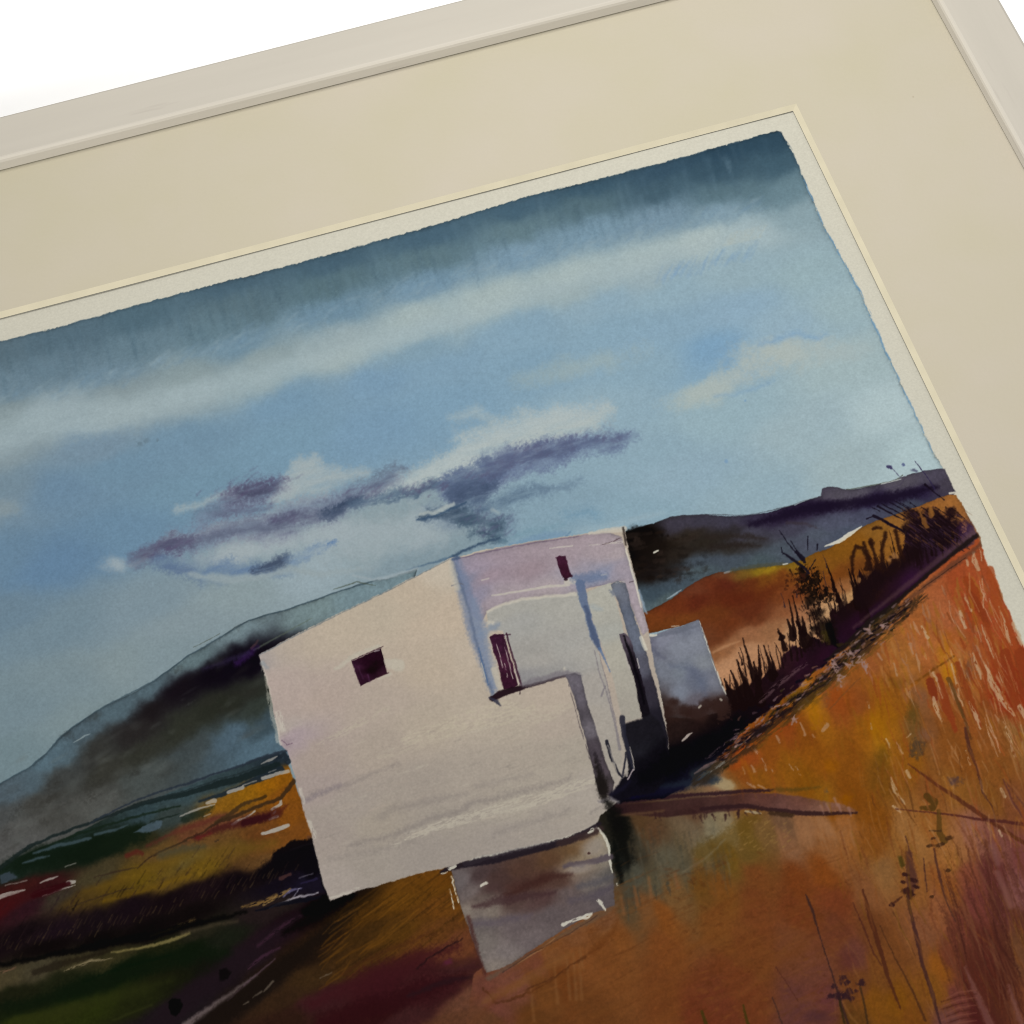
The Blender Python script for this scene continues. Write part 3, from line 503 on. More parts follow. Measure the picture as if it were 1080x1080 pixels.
# ---- 4  far hills, right ----------------------------------------------------------------------------------------------
FAR = [(655, 561), (668, 558), (676, 555), (690, 551), (706, 545), (720, 543), (745, 542), (765, 544), (790, 543), (810, 540), (830, 534), (848, 528), (862, 524), (866, 522), (867, 515), (872, 513), (880, 513), (892, 516), (905, 515), (920, 512), (940, 507), (960, 500), (975, 496), (990, 494), (997, 494), (1003, 508), (1008, 519), (985, 545), (900, 590), (860, 600), (800, 620), (690, 665), (676, 640), (662, 590)]
FARC = [(665, 570, (12, 9, 7)), (680, 562, (20, 14, 12)), (672, 585, (16, 11, 9)), (690, 590, (24, 17, 14)), (680, 605, (26, 20, 18)), (700, 575, (36, 27, 22)), (715, 585, (40, 31, 28)), (706, 604, (36, 30, 32)), (712, 552, (66, 58, 76)), (740, 549, (64, 57, 76)), (770, 551, (66, 59, 80)), (796, 548, (56, 46, 72)), (730, 562, (48, 38, 34)), (750, 570, (42, 34, 30)), (770, 562, (46, 39, 42)), (790, 564, (72, 66, 88)),
 (775, 576, (50, 43, 42)), (790, 572, (58, 52, 58)), (760, 590, (70, 74, 92)), (740, 592, (68, 73, 90)), (780, 588, (72, 77, 95)), (715, 615, (68, 76, 94)), (690, 625, (62, 72, 90)), (684, 636, (80, 90, 106)), (740, 604, (76, 84, 98)), (700, 632, (84, 92, 102)), (820, 580, (78, 82, 100)), (850, 572, (76, 74, 96)), (800, 590, (72, 80, 92)), (835, 558, (70, 64, 86)), (820, 548, (46, 34, 60)), (880, 526, (88, 78, 96)), (905, 523, (86, 76, 95)), (845, 540, (40, 26, 54)), (870, 535, (28, 16, 42)), (920, 529, (32, 20, 50)), (970, 519, (42, 30, 62)), (950, 508, (86, 76, 94)), (985, 503, (80, 70, 92)), (880, 552, (82, 80, 106)), (920, 543, (74, 72, 98)), (1000, 510, (72, 62, 80)), (960, 533, (66, 66, 88)), (860, 566, (80, 82, 102)), (890, 565, (78, 80, 104))]
wash(FAR, [(x_, y_, (r_ * .96, g_ * 1.02, b_ * .93)) for x_, y_, (r_, g_, b_) in FARC],
     3, edge=0.8, wob=2.0, rim=0.25, rimw=1.3, gran=0.12, ratio=0.4, s=6, pw=2.3, wander=5, ang=(.98, -.2))
stroke([(792, 553), (830, 542), (868, 534), (920, 528), (965, 519), (988, 514)], [5, 10, 11, 10, 10, 4], (26, 17, 36), .85, 3.8, wob=5)
stroke([(745, 566), (790, 565), (808, 568)], [5, 6, 2], (44, 36, 32), .7, 3, wob=3); stroke([(750, 577), (780, 574), (802, 575)], [6, 6, 2], (40, 32, 28), .75, 3, wob=3); stroke([(830, 551), (850, 552), (862, 557)], [3, 3, 1], (60, 50, 56), .6, 2)
blob(678, 563, 16, 8, -6, (11, 8, 7), .95, .4, .7); blob(668, 575, 10, 18, 0, (12, 9, 8), .9, .5, .7); blob(690, 575, 22, 14, 0, (22, 16, 13), .75, .7, .8); blob(684, 600, 16, 16, 0, (24, 18, 17), .7, .8, .8)
for k in range(90):
    x, y = rng.uniform(665, 745), rng.uniform(560, 612)
    blob(x, y, rng.uniform(3, 9), rng.uniform(1.5, 3.5), -8, [(14, 10, 8), (54, 42, 36), (34, 24, 18)][rng.integers(3)], rng.uniform(.2, .5) * (1 if x < 715 else .5), .7, .8)
stroke([(690, 582), (694, 580)], [2.2, 2], P2, .9, .7)
stroke([(706, 545), (745, 542), (790, 543), (830, 534), (862, 524)], .9, (60, 60, 66), .6, .7); stroke([(838, 532), (862, 523)], [1.2, .8], (150, 166, 168), .7, .6); stroke([(893, 516), (918, 512), (945, 506), (952, 501)], 1, (74, 76, 64), .8, .7); stroke([(930, 510), (950, 505)], [1.4, 1.2], (178, 184, 178), .8, .6)
stroke([(938, 491), (944, 497), (950, 504)], .8, (70, 64, 92), .7, .6); blob(938, 492, 3, 2, 20, (60, 56, 92), .9, .5); blob(953, 490, 2.4, 2, 0, (72, 80, 120), .8, .5)
stroke([(965, 486), (972, 495), (980, 506), (986, 516)], [.8, 1, 1, 1], (46, 38, 70), .85, .6); blob(965, 496, 4, 2, 20, (66, 66, 92), .7, .6)
stroke([(930, 517), (950, 511), (954, 504)], .7, (64, 56, 78), .6, .6)

# ---- 5  sunlit slope behind the hedge ----------------------------------------------------------------------------------
SLOPE = [(679, 646), (692, 640), (705, 633), (718, 624), (732, 614), (745, 607), (758, 603), (766, 603), (775, 602), (800, 598), (830, 595), (845, 590), (862, 582), (875, 578), (886, 570), (900, 561), (915, 553), (930, 547), (950, 540), (970, 533), (988, 526), (1002, 521), (1008, 522), (1014, 530), (1020, 541), (1028, 556), (1034, 566), (1036, 576), (1000, 600), (900, 690), (780, 760), (755, 740), (740, 680), (735, 655), (684, 668)]
wash(SLOPE, [(688, 652, (112, 58, 25)), (695, 662, (106, 56, 24)), (712, 640, (104, 48, 24)), (720, 655, (112, 60, 26)), (740, 622, (104, 54, 34)), (750, 618, (98, 44, 24)), (760, 607, (110, 64, 40)), (770, 616, (86, 34, 22)), (790, 614, (98, 44, 22)), (735, 636, (92, 38, 22)), (785, 605, (112, 84, 34)), (800, 602, (128, 104, 26)), (818, 599, (150, 120, 28)), (832, 598, (128, 98, 28)), (808, 612, (112, 64, 22)), (830, 612, (116, 64, 24)), (780, 630, (92, 38, 20)), (805, 625, (104, 50, 22)), (755, 650, (102, 52, 24)), (770, 660, (104, 50, 24)), (760, 668, (102, 54, 30)), (790, 645, (96, 44, 24)), (745, 670, (104, 58, 34)), (752, 690, (130, 84, 52)),
 (770, 680, (140, 94, 62)), (800, 655, (104, 54, 30)), (790, 668, (146, 98, 66)), (765, 705, (168, 124, 90)), (790, 690, (166, 122, 88)), (815, 665, (140, 96, 64)), (830, 650, (128, 78, 48)), (840, 665, (170, 130, 94)), (850, 650, (150, 102, 70)), (835, 630, (116, 60, 30)), (850, 605, (120, 68, 26)), (870, 594, (122, 76, 24)), (885, 582, (124, 78, 22)), (900, 575, (130, 82, 24)), (880, 605, (120, 66, 24)), (868, 620, (112, 62, 28)), (890, 620, (140, 90, 52)), (895, 632, (168, 126, 82)), (902, 630, (180, 142, 98)), (880, 645, (176, 138, 98)), (905, 600, (110, 62, 24)), (925, 562, (132, 88, 34)), (945, 552, (140, 94, 42)), (960, 545, (134, 90, 44)), (935, 580, (136, 88, 34)), (945, 570, (140, 92, 40)), (975, 540, (146, 90, 40)), (1005, 530, (152, 98, 48)), (1014, 545, (146, 94, 50)), (1026, 560, (150, 104, 70)), (1000, 550, (110, 70, 44))],
     4, edge=0.7, wob=1.6, rim=0.22, rimw=1.4, gran=0.10, ratio=0.5, s=6, pw=2.3, wander=6, ang=(.96, -.28))
stroke([(704, 631), (712, 626), (718, 622)], [1, 2, .6], (150, 164, 172), .75, .7); stroke([(764, 604), (768, 603), (772, 602)], [1.6, 2.4, .8], (130, 138, 140), .7, .7); stroke([(772, 602), (800, 597), (826, 594)], [4, 5, 1.5], (78, 74, 52), .6, 2)
stroke([(826, 595), (831, 594)], [1.4, 1], P2, .8, .6); stroke([(870, 576), (884, 571), (895, 564), (909, 555)], [1, 4, 4.5, 1], P2, .9, .7); stroke([(1002, 520), (1008, 519)], [2.2, 2], P2, .9, .6)
stroke([(752, 688), (764, 682), (780, 676)], [2, 3, 1], (172, 128, 92), .6, 1.6); stroke([(760, 625), (800, 632), (830, 615)], [10, 12, 8], (92, 38, 20), .45, 7, big=12)

# ---- 6  meadow -----------------------------------------------------------------------------------------------------------
MEADOW = [(500, 1028), (525, 1005), (560, 985), (600, 960), (630, 945), (636, 920), (632, 890), (625, 850), (660, 835), (735, 808), (770, 775), (800, 748), (830, 724), (870, 694), (910, 662), (960, 616), (1000, 584), (1031, 566), (1036, 576), (1038, 585), (1042, 596), (1047, 604), (1052, 612), (1056, 626), (1064, 644), (1072, 664), (1081, 686), (1100, 735), (1140, 830), (1200, 950), (1290, 1120), (1400, 1350), (1700, 2600), (560, 2600), (540, 1400), (490, 1090)]
MC = [(520, 1060, (98, 62, 42)), (540, 1040, (104, 68, 44)), (520, 1080, (90, 56, 36)), (560, 1012, (104, 66, 40)), (580, 1000, (112, 70, 38)), (600, 985, (110, 70, 42)), (570, 1040, (98, 58, 26)), (590, 1030, (98, 54, 22)), (560, 1075, (88, 52, 24)), (610, 1010, (112, 66, 30)), (640, 968, (106, 70, 46)), (620, 1060, (96, 56, 26)), (650, 985, (112, 66, 28)), (640, 1010, (108, 63, 28)), (700, 965, (116, 66, 24)), (700, 1000, (110, 62, 26)), (700, 1045, (104, 58, 26)), (740, 1075, (98, 46, 26)),
 (655, 880, (24, 22, 18)), (655, 910, (26, 27, 24)), (668, 895, (52, 46, 36)), (662, 935, (64, 62, 52)), (670, 920, (72, 70, 60)), (680, 870, (78, 56, 36)), (690, 880, (82, 58, 40)), (700, 905, (82, 76, 62)), (720, 915, (84, 76, 60)), (690, 930, (78, 70, 54)), (730, 878, (98, 82, 64)), (750, 880, (112, 102, 82)), (740, 895, (100, 88, 66)), (765, 875, (118, 104, 80)), (755, 905, (88, 66, 32)), (710, 940, (104, 74, 42)), (735, 930, (98, 64, 24)), (660, 955, (86, 66, 44)), (680, 955, (104, 68, 38)), (730, 860, (92, 68, 50)),
 (770, 905, (98, 72, 24)), (790, 885, (98, 74, 30)), (790, 900, (96, 72, 32)), (810, 880, (104, 76, 42)), (830, 870, (100, 72, 52)), (830, 890, (120, 82, 56)), (850, 875, (126, 86, 56)), (870, 870, (134, 92, 58)), (885, 868, (136, 86, 44)), (870, 890, (124, 78, 40)), (760, 940, (108, 66, 24)), (800, 925, (106, 60, 26)), (760, 975, (108, 64, 26)), (800, 960, (104, 56, 26)), (840, 930, (108, 54, 20)), (870, 920, (118, 60, 18)), (880, 950, (108, 52, 26)), (840, 960, (104, 52, 24)), (790, 1000, (104, 58, 26)), (840, 1000, (102, 58, 34)), (780, 1040, (102, 52, 26)), (760, 1065, (98, 48, 28)), (860, 1030, (98, 56, 42)), (850, 1070, (88, 50, 46)), (870, 1050, (90, 48, 46)), (900, 1010, (96, 54, 44)), (885, 980, (98, 52, 32)), (905, 1035, (100, 58, 28)), (920, 1055, (112, 74, 18)), (945, 1055, (114, 76, 16)), (900, 1078, (90, 56, 22)), (930, 1030, (106, 70, 26)), (940, 1000, (106, 68, 28)), (925, 980, (98, 56, 28)), (970, 1000, (112, 68, 36)), (975, 980, (114, 70, 44)), (990, 1020, (116, 74, 20)), (985, 1045, (114, 76, 22)), (960, 1075, (110, 70, 20)), (915, 940, (116, 72, 40)), (930, 915, (122, 84, 46)), (920, 890, (122, 70, 20)), (950, 900, (128, 84, 36)), (960, 880, (136, 92, 46)), (970, 940, (124, 78, 36)), (990, 960, (118, 70, 40)), (1000, 900, (130, 84, 38)), (985, 870, (132, 84, 34)), (1000, 935, (116, 66, 26)),
 (920, 860, (118, 66, 12)), (900, 840, (116, 64, 10)), (880, 860, (120, 66, 8)), (870, 840, (124, 78, 12)), (850, 825, (122, 72, 8)), (960, 800, (128, 76, 14)), (930, 820, (110, 68, 16)), (900, 800, (126, 70, 12)), (860, 800, (130, 72, 10)), (830, 810, (128, 76, 12)), (800, 820, (126, 74, 14)), (780, 812, (128, 66, 18)), (790, 795, (138, 62, 18)), (775, 830, (120, 76, 30)), (760, 835, (120, 90, 66)), (810, 790, (128, 66, 14)), (830, 765, (130, 60, 16)), (850, 775, (124, 66, 12)), (858, 745, (152, 92, 14)), (865, 765, (140, 82, 12)), (880, 745, (132, 66, 20)), (905, 740, (130, 66, 22)), (890, 715, (136, 74, 24)), (930, 725, (138, 80, 18)), (935, 760, (142, 86, 12)), (925, 775, (148, 96, 14)), (915, 770, (136, 76, 10)), (950, 745, (130, 76, 22)), (970, 740, (120, 76, 42)), (965, 765, (104, 72, 34)), (980, 770, (118, 72, 36)), (950, 700, (148, 90, 36)), (920, 700, (140, 76, 34)), (970, 650, (148, 82, 36)), (975, 680, (158, 86, 40)), (1000, 650, (156, 82, 44)), (1000, 700, (162, 98, 26)), (1010, 680, (156, 80, 32)), (1015, 720, (146, 76, 28)), (1030, 625, (158, 66, 30)), (1025, 640, (152, 54, 20)), (1045, 640, (158, 64, 30)), (1045, 660, (158, 62, 28)), (1050, 700, (146, 52, 20)), (1035, 690, (148, 70, 30)), (1065, 710, (146, 44, 16)), (1060, 735, (138, 42, 14)), (1078, 720, (140, 42, 14)), (990, 735, (138, 66, 22)), (1000, 750, (132, 68, 22)), (1015, 740, (138, 70, 26)), (1030, 760, (130, 68, 24)), (1045, 780, (124, 70, 26)), (1000, 780, (122, 70, 24)), (1015, 800, (120, 68, 22)), (1050, 810, (122, 72, 26)), (1070, 780, (126, 84, 40)), (1070, 850, (114, 66, 36)), (1040, 840, (118, 72, 26)), (1010, 830, (124, 78, 28)), (980, 830, (120, 72, 30)), (1030, 880, (118, 76, 60)), (1050, 890, (104, 62, 54)), (1075, 900, (96, 52, 50)), (1010, 890, (126, 82, 46)), (1020, 920, (110, 58, 40)), (1045, 920, (88, 44, 42)), (1070, 940, (104, 64, 62)), (1030, 950, (96, 48, 42)), (1055, 960, (84, 44, 40)), (1078, 970, (78, 42, 32)), (1040, 1000, (74, 34, 27)), (1010, 980, (94, 48, 36)), (1005, 1010, (92, 48, 32)), (1025, 1030, (76, 34, 26)), (1060, 1040, (68, 30, 22)), (1010, 1055, (92, 48, 42)), (1030, 1070, (68, 28, 26)), (1078, 1000, (90, 56, 36)), (1076, 1060, (104, 58, 32)), (1000, 1080, (90, 54, 50))]
MC = [(x_, y_, tuple(min(c_ * (1.12 if (x_ > 985 and y_ > 870) else 1.04), 175) for c_ in (r_, g_, b_ * .97))) for x_, y_, (r_, g_, b_) in MC]
MC = [(x_, y_, (r_ - .22 * max(r_ - g_ - 50, 0), g_ + .10 * max(r_ - g_ - 50, 0), b_ + .12 * max(r_ - b_ - 60, 0)) if not (y_ > 990 and g_ > .63 * r_ and r_ > 95) else (r_, g_ * .91, b_ * 1.1)) for x_, y_, (r_, g_, b_) in MC]
wash(MEADOW, MC, 6, edge=1.0, wob=3.0, gran=0.10, ratio=0.55, s=5.5, pw=2.4, wander=5, ang=(.42, .91))
# bank beside the wall: tongues of grey green into the orange
stroke([(652, 862), (655, 885), (660, 905)], [16, 18, 14], (14, 14, 12), .9, 7, wob=6, big=8); stroke([(648, 890), (652, 915), (655, 930)], [4, 8, 4], (14, 15, 13), .95, 3, wob=4)
for k in range(130):
    x, y = rng.uniform(660, 770), rng.uniform(872, 930); L = rng.uniform(8, 24)
    stroke([(x, y), (x + L * .2, y + L)], [2.5, .8], [(70, 66, 54), (104, 96, 78), (88, 74, 50), (60, 58, 48)][rng.integers(4)], rng.uniform(.1, .32), 1.8)
for (x, y, L) in ((657, 948, 16), (660, 944, 26), (668, 940, 22), (690, 935, 14), (704, 932, 12), (672, 938, 16)): stroke([(x, y), (x + 3, y + L)], [4, .8], (66, 62, 50), .7, 1.6)
for (x, y, L) in ((669, 936, 18), (684, 926, 22), (655, 946, 18), (712, 922, 14)): stroke([(x, y), (x + 3, y + L)], [3, 4], (122, 82, 50), .6, 1.8)
stroke([(742, 900), (770, 884), (790, 866), (800, 862)], [20, 18, 14, 6], (96, 70, 22), .55, 5, wob=3); stroke([(720, 920), (745, 905), (765, 885)], [1.6, 2, 1], (120, 108, 84), .5, 2)
for k in range(40):
    x, y = rng.uniform(770, 835), rng.uniform(860, 900); stroke([(x, y), (x + 3, y - 2)], [1.6, .8], (136, 104, 56), rng.uniform(.3, .6), .8)
for k in range(46):
    x, y = rng.uniform(820, 905), rng.uniform(862, 880); L = rng.uniform(10, 30); stroke([(x, y), (x + L * .3, y + L)], [2.4, .8], (148, 104, 68), rng.uniform(.12, .34), 1.8)
# drip marks at the foot of the wall
for (x, y, L) in ((585, 1028, 30), (598, 1020, 34), (605, 1014, 40), (611, 1024, 30), (612, 1008, 14), (560, 1050, 26)): stroke([(x, y - 8), (x + 3, y + L)], [2, 3.6], (124, 84, 48), .45, 1.8)
stroke([(540, 1052), (562, 1046), (585, 1032), (600, 1020), (618, 1010)], [1.2, 1.8, 1.4, 1.6, 3], (84, 46, 22), .75, 1.3, wob=5); stroke([(510, 1042), (524, 1058), (548, 1052), (560, 1042), (595, 1026)], [2, 2, 2.4, 2, 1.2], (74, 40, 22), .7, 1.4, wob=5)
stroke([(625, 1004), (645, 984), (652, 972)], [7, 6, 2], (96, 52, 22), .55, 3); stroke([(512, 1056), (560, 1030), (600, 1005)], [8, 9, 5], (118, 78, 42), .45, 4)
stroke([(515, 1032), (550, 1012), (590, 988), (620, 972), (640, 960), (650, 955)], [4, 4, 3, 6, 8, 3], (92, 76, 62), .7, 2, wob=3)
stroke([(546, 1016), (570, 1002), (585, 990)], [.8, 1.6, .8], (148, 108, 74), .8, .9); stroke([(530, 1026), (560, 1006), (600, 985), (630, 966)], 1, (62, 44, 40), .7, .8)
# broad orange swathes
scatter(240, 520, 930, 900, 1075, -.85, .45, 20, 70, 3, 9, [(122, 72, 30), (96, 48, 20), (112, 60, 22), (130, 82, 40)], (.05, .16), 21, None, 3.5, .2)
for k in range(240):
    x, y = rng.uniform(700, 905), rng.uniform(900, 1075); blob(x, y, rng.uniform(2, 6), rng.uniform(1, 2.4), rng.uniform(-40, 40), [(130, 78, 34), (84, 42, 18)][rng.integers(2)], rng.uniform(.1, .3), .8)
scatter(260, 540, 900, 900, 1078, .9, -.42, 10, 46, .8, 2.2, [(134, 82, 38), (84, 44, 20), (120, 66, 26)], (.06, .2), 61, None, 1.0, .1)
# yellow gold patches
for (x, y, rx, ry, a, col, al) in ((858, 748, 7, 22, -8, (160, 100, 12), .75), (925, 768, 10, 22, -20, (154, 98, 10), .7), (877, 808, 10, 8, 0, (148, 86, 8), .5), (893, 842, 8, 7, 0, (140, 80, 6), .7), (1000, 708, 9, 14, 0, (168, 108, 18), .8), (998, 686, 7, 16, 0, (164, 104, 24), .6), (940, 745, 22, 22, 0, (140, 84, 12), .4), (980, 720, 16, 8, -20, (150, 92, 20), .5), (820, 742, 8, 5, -20, (84, 66, 16), .5), (836, 735, 14, 7, -35, (80, 62, 14), .7), (815, 752, 8, 5, -20, (86, 64, 16), .5)):
    blob(x, y, rx, ry, a, col, al, .8, .9)
for (x, y, rx, ry, al) in ((770, 793, 20, 8, .6), (778, 806, 14, 6, .5), (800, 778, 10, 5, .6), (820, 765, 26, 12, .4), (885, 735, 16, 20, .35)): blob(x, y, rx, ry, -20, (152, 62, 18), al, .8)
for (x, y, rx, ry, al, col) in ((967, 788, 8, 10, .8, (72, 56, 42)), (962, 750, 6, 16, .5, (84, 66, 26)), (930, 800, 10, 14, .5, (88, 62, 18)), (945, 720, 14, 5, .4, (96, 66, 24)), (1022, 705, 5, 20, .6, (106, 72, 56)), (975, 775, 9, 8, .6, (116, 80, 62)), (872, 725, 7, 20, .4, (124, 80, 50)), (888, 720, 6, 6, .5, (146, 104, 76)), (905, 690, 8, 8, .5, (150, 112, 92)), (1006, 824, 8, 5, .6, (86, 60, 54)), (872, 834, 4, 4, .6, (86, 70, 62)), (970, 732, 14, 12, .35, (130, 84, 60))):
    blob(x, y, rx, ry, 10, col, al, .8, .9)
stroke([(875, 748), (892, 730), (908, 714)], [1, 1.4, 1], (110, 66, 34), .7, 1); stroke([(962, 722), (985, 706), (1006, 692)], [3, 2.6, 2], (112, 66, 20), .85, 1.2); stroke([(950, 732), (966, 720)], [3, 4], (160, 92, 30), .6, 2)
TOP = [(905, 700), (960, 645), (1000, 612), (1040, 580), (1060, 640), (1085, 700), (1085, 780), (1040, 780), (985, 740), (940, 730)]
scatter(190, 900, 590, 1080, 790, .34, .94, 8, 30, 1.4, 4.2, [(146, 66, 30), (154, 80, 36), (132, 56, 26), (160, 100, 56), (120, 62, 28), (142, 92, 36)], (.25, .65), 31, TOP, 1.0, .12)
scatter(110, 900, 600, 1080, 790, .36, .93, 6, 24, 1.0, 3.4, [(168, 128, 96), (160, 116, 84), (146, 104, 78), (176, 142, 112)], (.3, .65), 33, TOP, .8, .1)
scatter(230, 895, 600, 1080, 800, .36, .93, 8, 32, 1.6, 5.5, [(150, 92, 38), (160, 108, 58), (142, 84, 40), (152, 98, 30), (128, 78, 52)], (.25, .6), 37, TOP, 1.1, .12)
# vermilion strokes at the right edge
for p, ww, col, al in (([(1044, 600), (1052, 640), (1068, 685), (1080, 705)], [8, 12, 14, 14], (150, 68, 32), .8), ([(1020, 612), (1026, 624), (1034, 640)], [9, 12, 5], (142, 60, 26), .9), ([(1024, 625), (1034, 642), (1042, 660)], [4, 9, 5], (130, 54, 26), .85), ([(981, 718), (984, 730), (986, 737)], [8, 9, 6], (122, 48, 24), .9), ([(990, 712), (998, 745), (1008, 770)], [6, 10, 4], (132, 56, 26), .9), ([(1010, 700), (1020, 728), (1030, 756), (1034, 766)], [5, 8, 7, 3], (132, 58, 26), .85), ([(1060, 690), (1066, 720), (1072, 748)], [11, 15, 6], (132, 54, 26), .85), ([(1040, 660), (1048, 690), (1056, 712)], [8, 10, 6], (140, 62, 28), .75), ([(1076, 690), (1082, 730)], [14, 12], (132, 54, 26), .8), ([(1030, 690), (1040, 715)], [5, 4], (140, 64, 28), .7)):
    stroke(p, ww, col, al, 1.1, wob=3)
# bare paper glints among the grass
for p, ww in (([(1040, 702), (1044, 716), (1056, 738), (1070, 754)], [2, 6, 6, 3]), ([(1058, 654), (1062, 668), (1067, 680)], [1.4, 4, 1.2]), ([(1068, 656), (1074, 670), (1078, 680)], [3, 5, 3]), ([(1026, 690), (1031, 706), (1035, 716)], [1.6, 4, 1.4]), ([(1022, 740), (1030, 756), (1034, 768)], [1.2, 5, 2]), ([(984, 736), (988, 748), (994, 760)], [3, 5, 2]), ([(985, 710), (988, 718)], [4, 3]), ([(988, 718), (994, 736)], [1.2, 1.2]), ([(1061, 767), (1066, 782), (1070, 798)], [1.4, 3, 3]), ([(1004, 700), (1010, 728), (1016, 745)], [1.4, 2.4, 1]), ([(1036, 660), (1042, 676), (1048, 695)], [1.4, 3, 1]), ([(1018, 630), (1024, 644)], [2, 3]), ([(972, 660), (978, 672)], [2, 4]), ([(1012, 645), (1018, 662)], [3, 4]), ([(1036, 610), (1038, 640)], [1.4, 1.2]),
              ([(1026, 582), (1028, 592), (1032, 600)], [3, 7, 3]), ([(1019, 590), (1021, 596)], [2, 3]), ([(1033, 576), (1036, 590)], [1, 1.4]), ([(1075, 745), (1082, 756)], [5, 6]), ([(1050, 720), (1058, 738)], [1, 1.4]), ([(1052, 706), (1058, 720)], [.8, .8]), ([(1054, 640), (1060, 656)], [.8, 1.4]), ([(935, 780), (938, 788)], [1.6, 1.2]), ([(946, 783), (952, 794)], [1, 2.4]), ([(957, 778), (961, 774)], [1, 2]), ([(940, 820), (944, 834), (954, 848)], [2, 4.4, 1.6]), ([(957, 814), (960, 820)], [4, 3]), ([(1019, 792), (1024, 806)], [1, 2]), ([(1056, 832), (1060, 840)], [3, 3]), ([(1054, 876), (1057, 882)], [3, 2]), ([(942, 850), (950, 856)], [2, 2])):
    stroke(p, ww, (176, 150, 118), .72, .9, wob=3, dry=.28)
for p, ww in (([(844, 763), (849, 775)], [1.6, 3]), ([(819, 777), (822, 783)], [2, 3]), ([(795, 790), (798, 794)], [3, 4]), ([(804, 800), (808, 812)], [1.4, 2.4]), ([(784, 810), (785, 816)], [1.4, 2.4]), ([(793, 808), (796, 814)], [2, 3]), ([(850, 736), (852, 740)], [2, 2]), ([(857, 775), (859, 778)], [1.6, 1.6]), ([(915, 740), (917, 746)], [1.6, 2]), ([(918, 763), (919, 768)], [1, 2]), ([(831, 806), (836, 812)], [1, 1.6]), ([(838, 808), (841, 812)], [1, 1.4]), ([(842, 816), (844, 818)], [1, 1]), ([(814, 812), (815, 814)], [1.6, 1.4]), ([(788, 826), (796, 830)], [2, 3]), ([(800, 828), (808, 832)], [2, 2]), ([(868, 770), (872, 764)], [4, 5]), ([(926, 690), (930, 696)], [3, 2]), ([(942, 700), (946, 712)], [1.4, 3]), ([(960, 678), (963, 690)], [3, 2])):
    stroke(p, ww, (160, 128, 104), .6, .9, wob=3, dry=.25)
blob(764, 828, 14, 7, 15, (150, 132, 98), .9, .5, .8); blob(748, 820, 10, 8, 0, (44, 56, 58), .7, .7)
g = np.random.default_rng(5)
# tracks: maroon wedge of the path
stroke([(640, 848), (690, 842), (740, 838), (800, 834), (816, 833)], [6, 5, 4, 4, 1.5], (46, 26, 32), .9, 1.4, wob=2)
wash([(640, 850), (690, 846), (740, 841), (800, 836), (830, 838), (858, 843), (876, 846), (890, 848), (905, 856), (880, 857), (840, 856), (800, 852), (772, 856), (740, 858), (700, 862), (650, 858)],
     [(660, 853, (44, 24, 28)), (720, 848, (58, 34, 35)), (760, 846, (64, 37, 37)), (720, 856, (48, 26, 28)), (760, 852, (54, 30, 32)), (800, 843, (84, 52, 52)), (840, 848, (96, 62, 58)), (870, 850, (112, 78, 70)), (890, 853, (122, 82, 62))], None, alpha=.82, edge=1.4, wob=2.5, gran=.12, wander=3, s=5)
stroke([(740, 853), (785, 850), (810, 854), (850, 858), (880, 858), (904, 857)], [4, 5, 4, 5, 4, 2], (48, 28, 30), .9, 1.2, wob=1.5); stroke([(812, 858), (835, 860)], [4, 5], (54, 36, 24), .8, 1.5); stroke([(816, 833), (840, 833), (865, 830)], [3, 4, 2], (84, 62, 22), .7, 2)
stroke([(786, 856), (796, 857), (803, 858)], [2, 3, 1], (156, 140, 110), .85, .8); stroke([(650, 860), (680, 858), (700, 855)], [3, 3, 2], (88, 62, 44), .8, 1.6)
for (x, y) in ((880, 842), (872, 848), (866, 850), (884, 848), (895, 852)): stroke([(x, y), (x + 3, y + 8)], [3, 1.6], (140, 104, 92), .6, 1.2)
for k in range(24):
    x, y = g.uniform(690, 800), 858 + g.normal(0, 2); stroke([(x, y), (x + g.uniform(-1, 4), y + g.uniform(3, 7))], [2.2, 1], (52, 30, 30), .6, 1)

# ---- 7  stems and seed heads in the near grass ------------------------------------------------------------------------------
M1, M2 = (66, 30, 28), (52, 24, 30)
for p, ww, col, al in (([(958, 806), (975, 818), (1000, 836), (1030, 856), (1050, 870), (1082, 890)], [1.4, 2.6, 4, 5, 4, 4], (84, 42, 26), .85), ([(945, 853), (975, 856), (1000, 859), (1035, 864), (1082, 869)], [1, 1.4, 2, 3, 4], (76, 36, 32), .85),
                       ([(1018, 768), (1022, 788), (1030, 808), (1037, 836), (1046, 850), (1050, 864)], [3, 4, 2.4, 2.4, 1.6, 1], (72, 40, 34), .8), ([(1012, 742), (1018, 760), (1024, 780)], [3, 3, 2], (84, 50, 24), .7), ([(1000, 716), (1008, 735), (1016, 756)], [5, 4, 3], (92, 62, 30), .8), ([(1058, 822), (1068, 845), (1082, 866)], [1.6, 2.4, 2.4], (88, 48, 44), .7), ([(1062, 826), (1082, 852)], [1, 1.4], (86, 50, 44), .6),
                       ([(948, 840), (958, 858), (966, 870)], [1.2, 2, .8], (96, 56, 24), .7), ([(955, 820), (960, 840), (965, 862)], [1.4, 3, 1], (96, 58, 26), .7), ([(978, 840), (986, 846), (984, 852), (972, 852)], [8, 8, 7, 4], (78, 54, 20), .85), ([(990, 855), (991, 878), (996, 886)], [4, 6, 8], (80, 56, 22), .75), ([(980, 876), (992, 876)], [1, 2], (66, 44, 26), .8), ([(1002, 828), (1010, 820)], [4, 3], (82, 58, 54), .7), ([(995, 820), (1004, 832)], [4, 3], (156, 104, 44), .6)):
    stroke(p, ww, col, al, .9, wob=1.6)
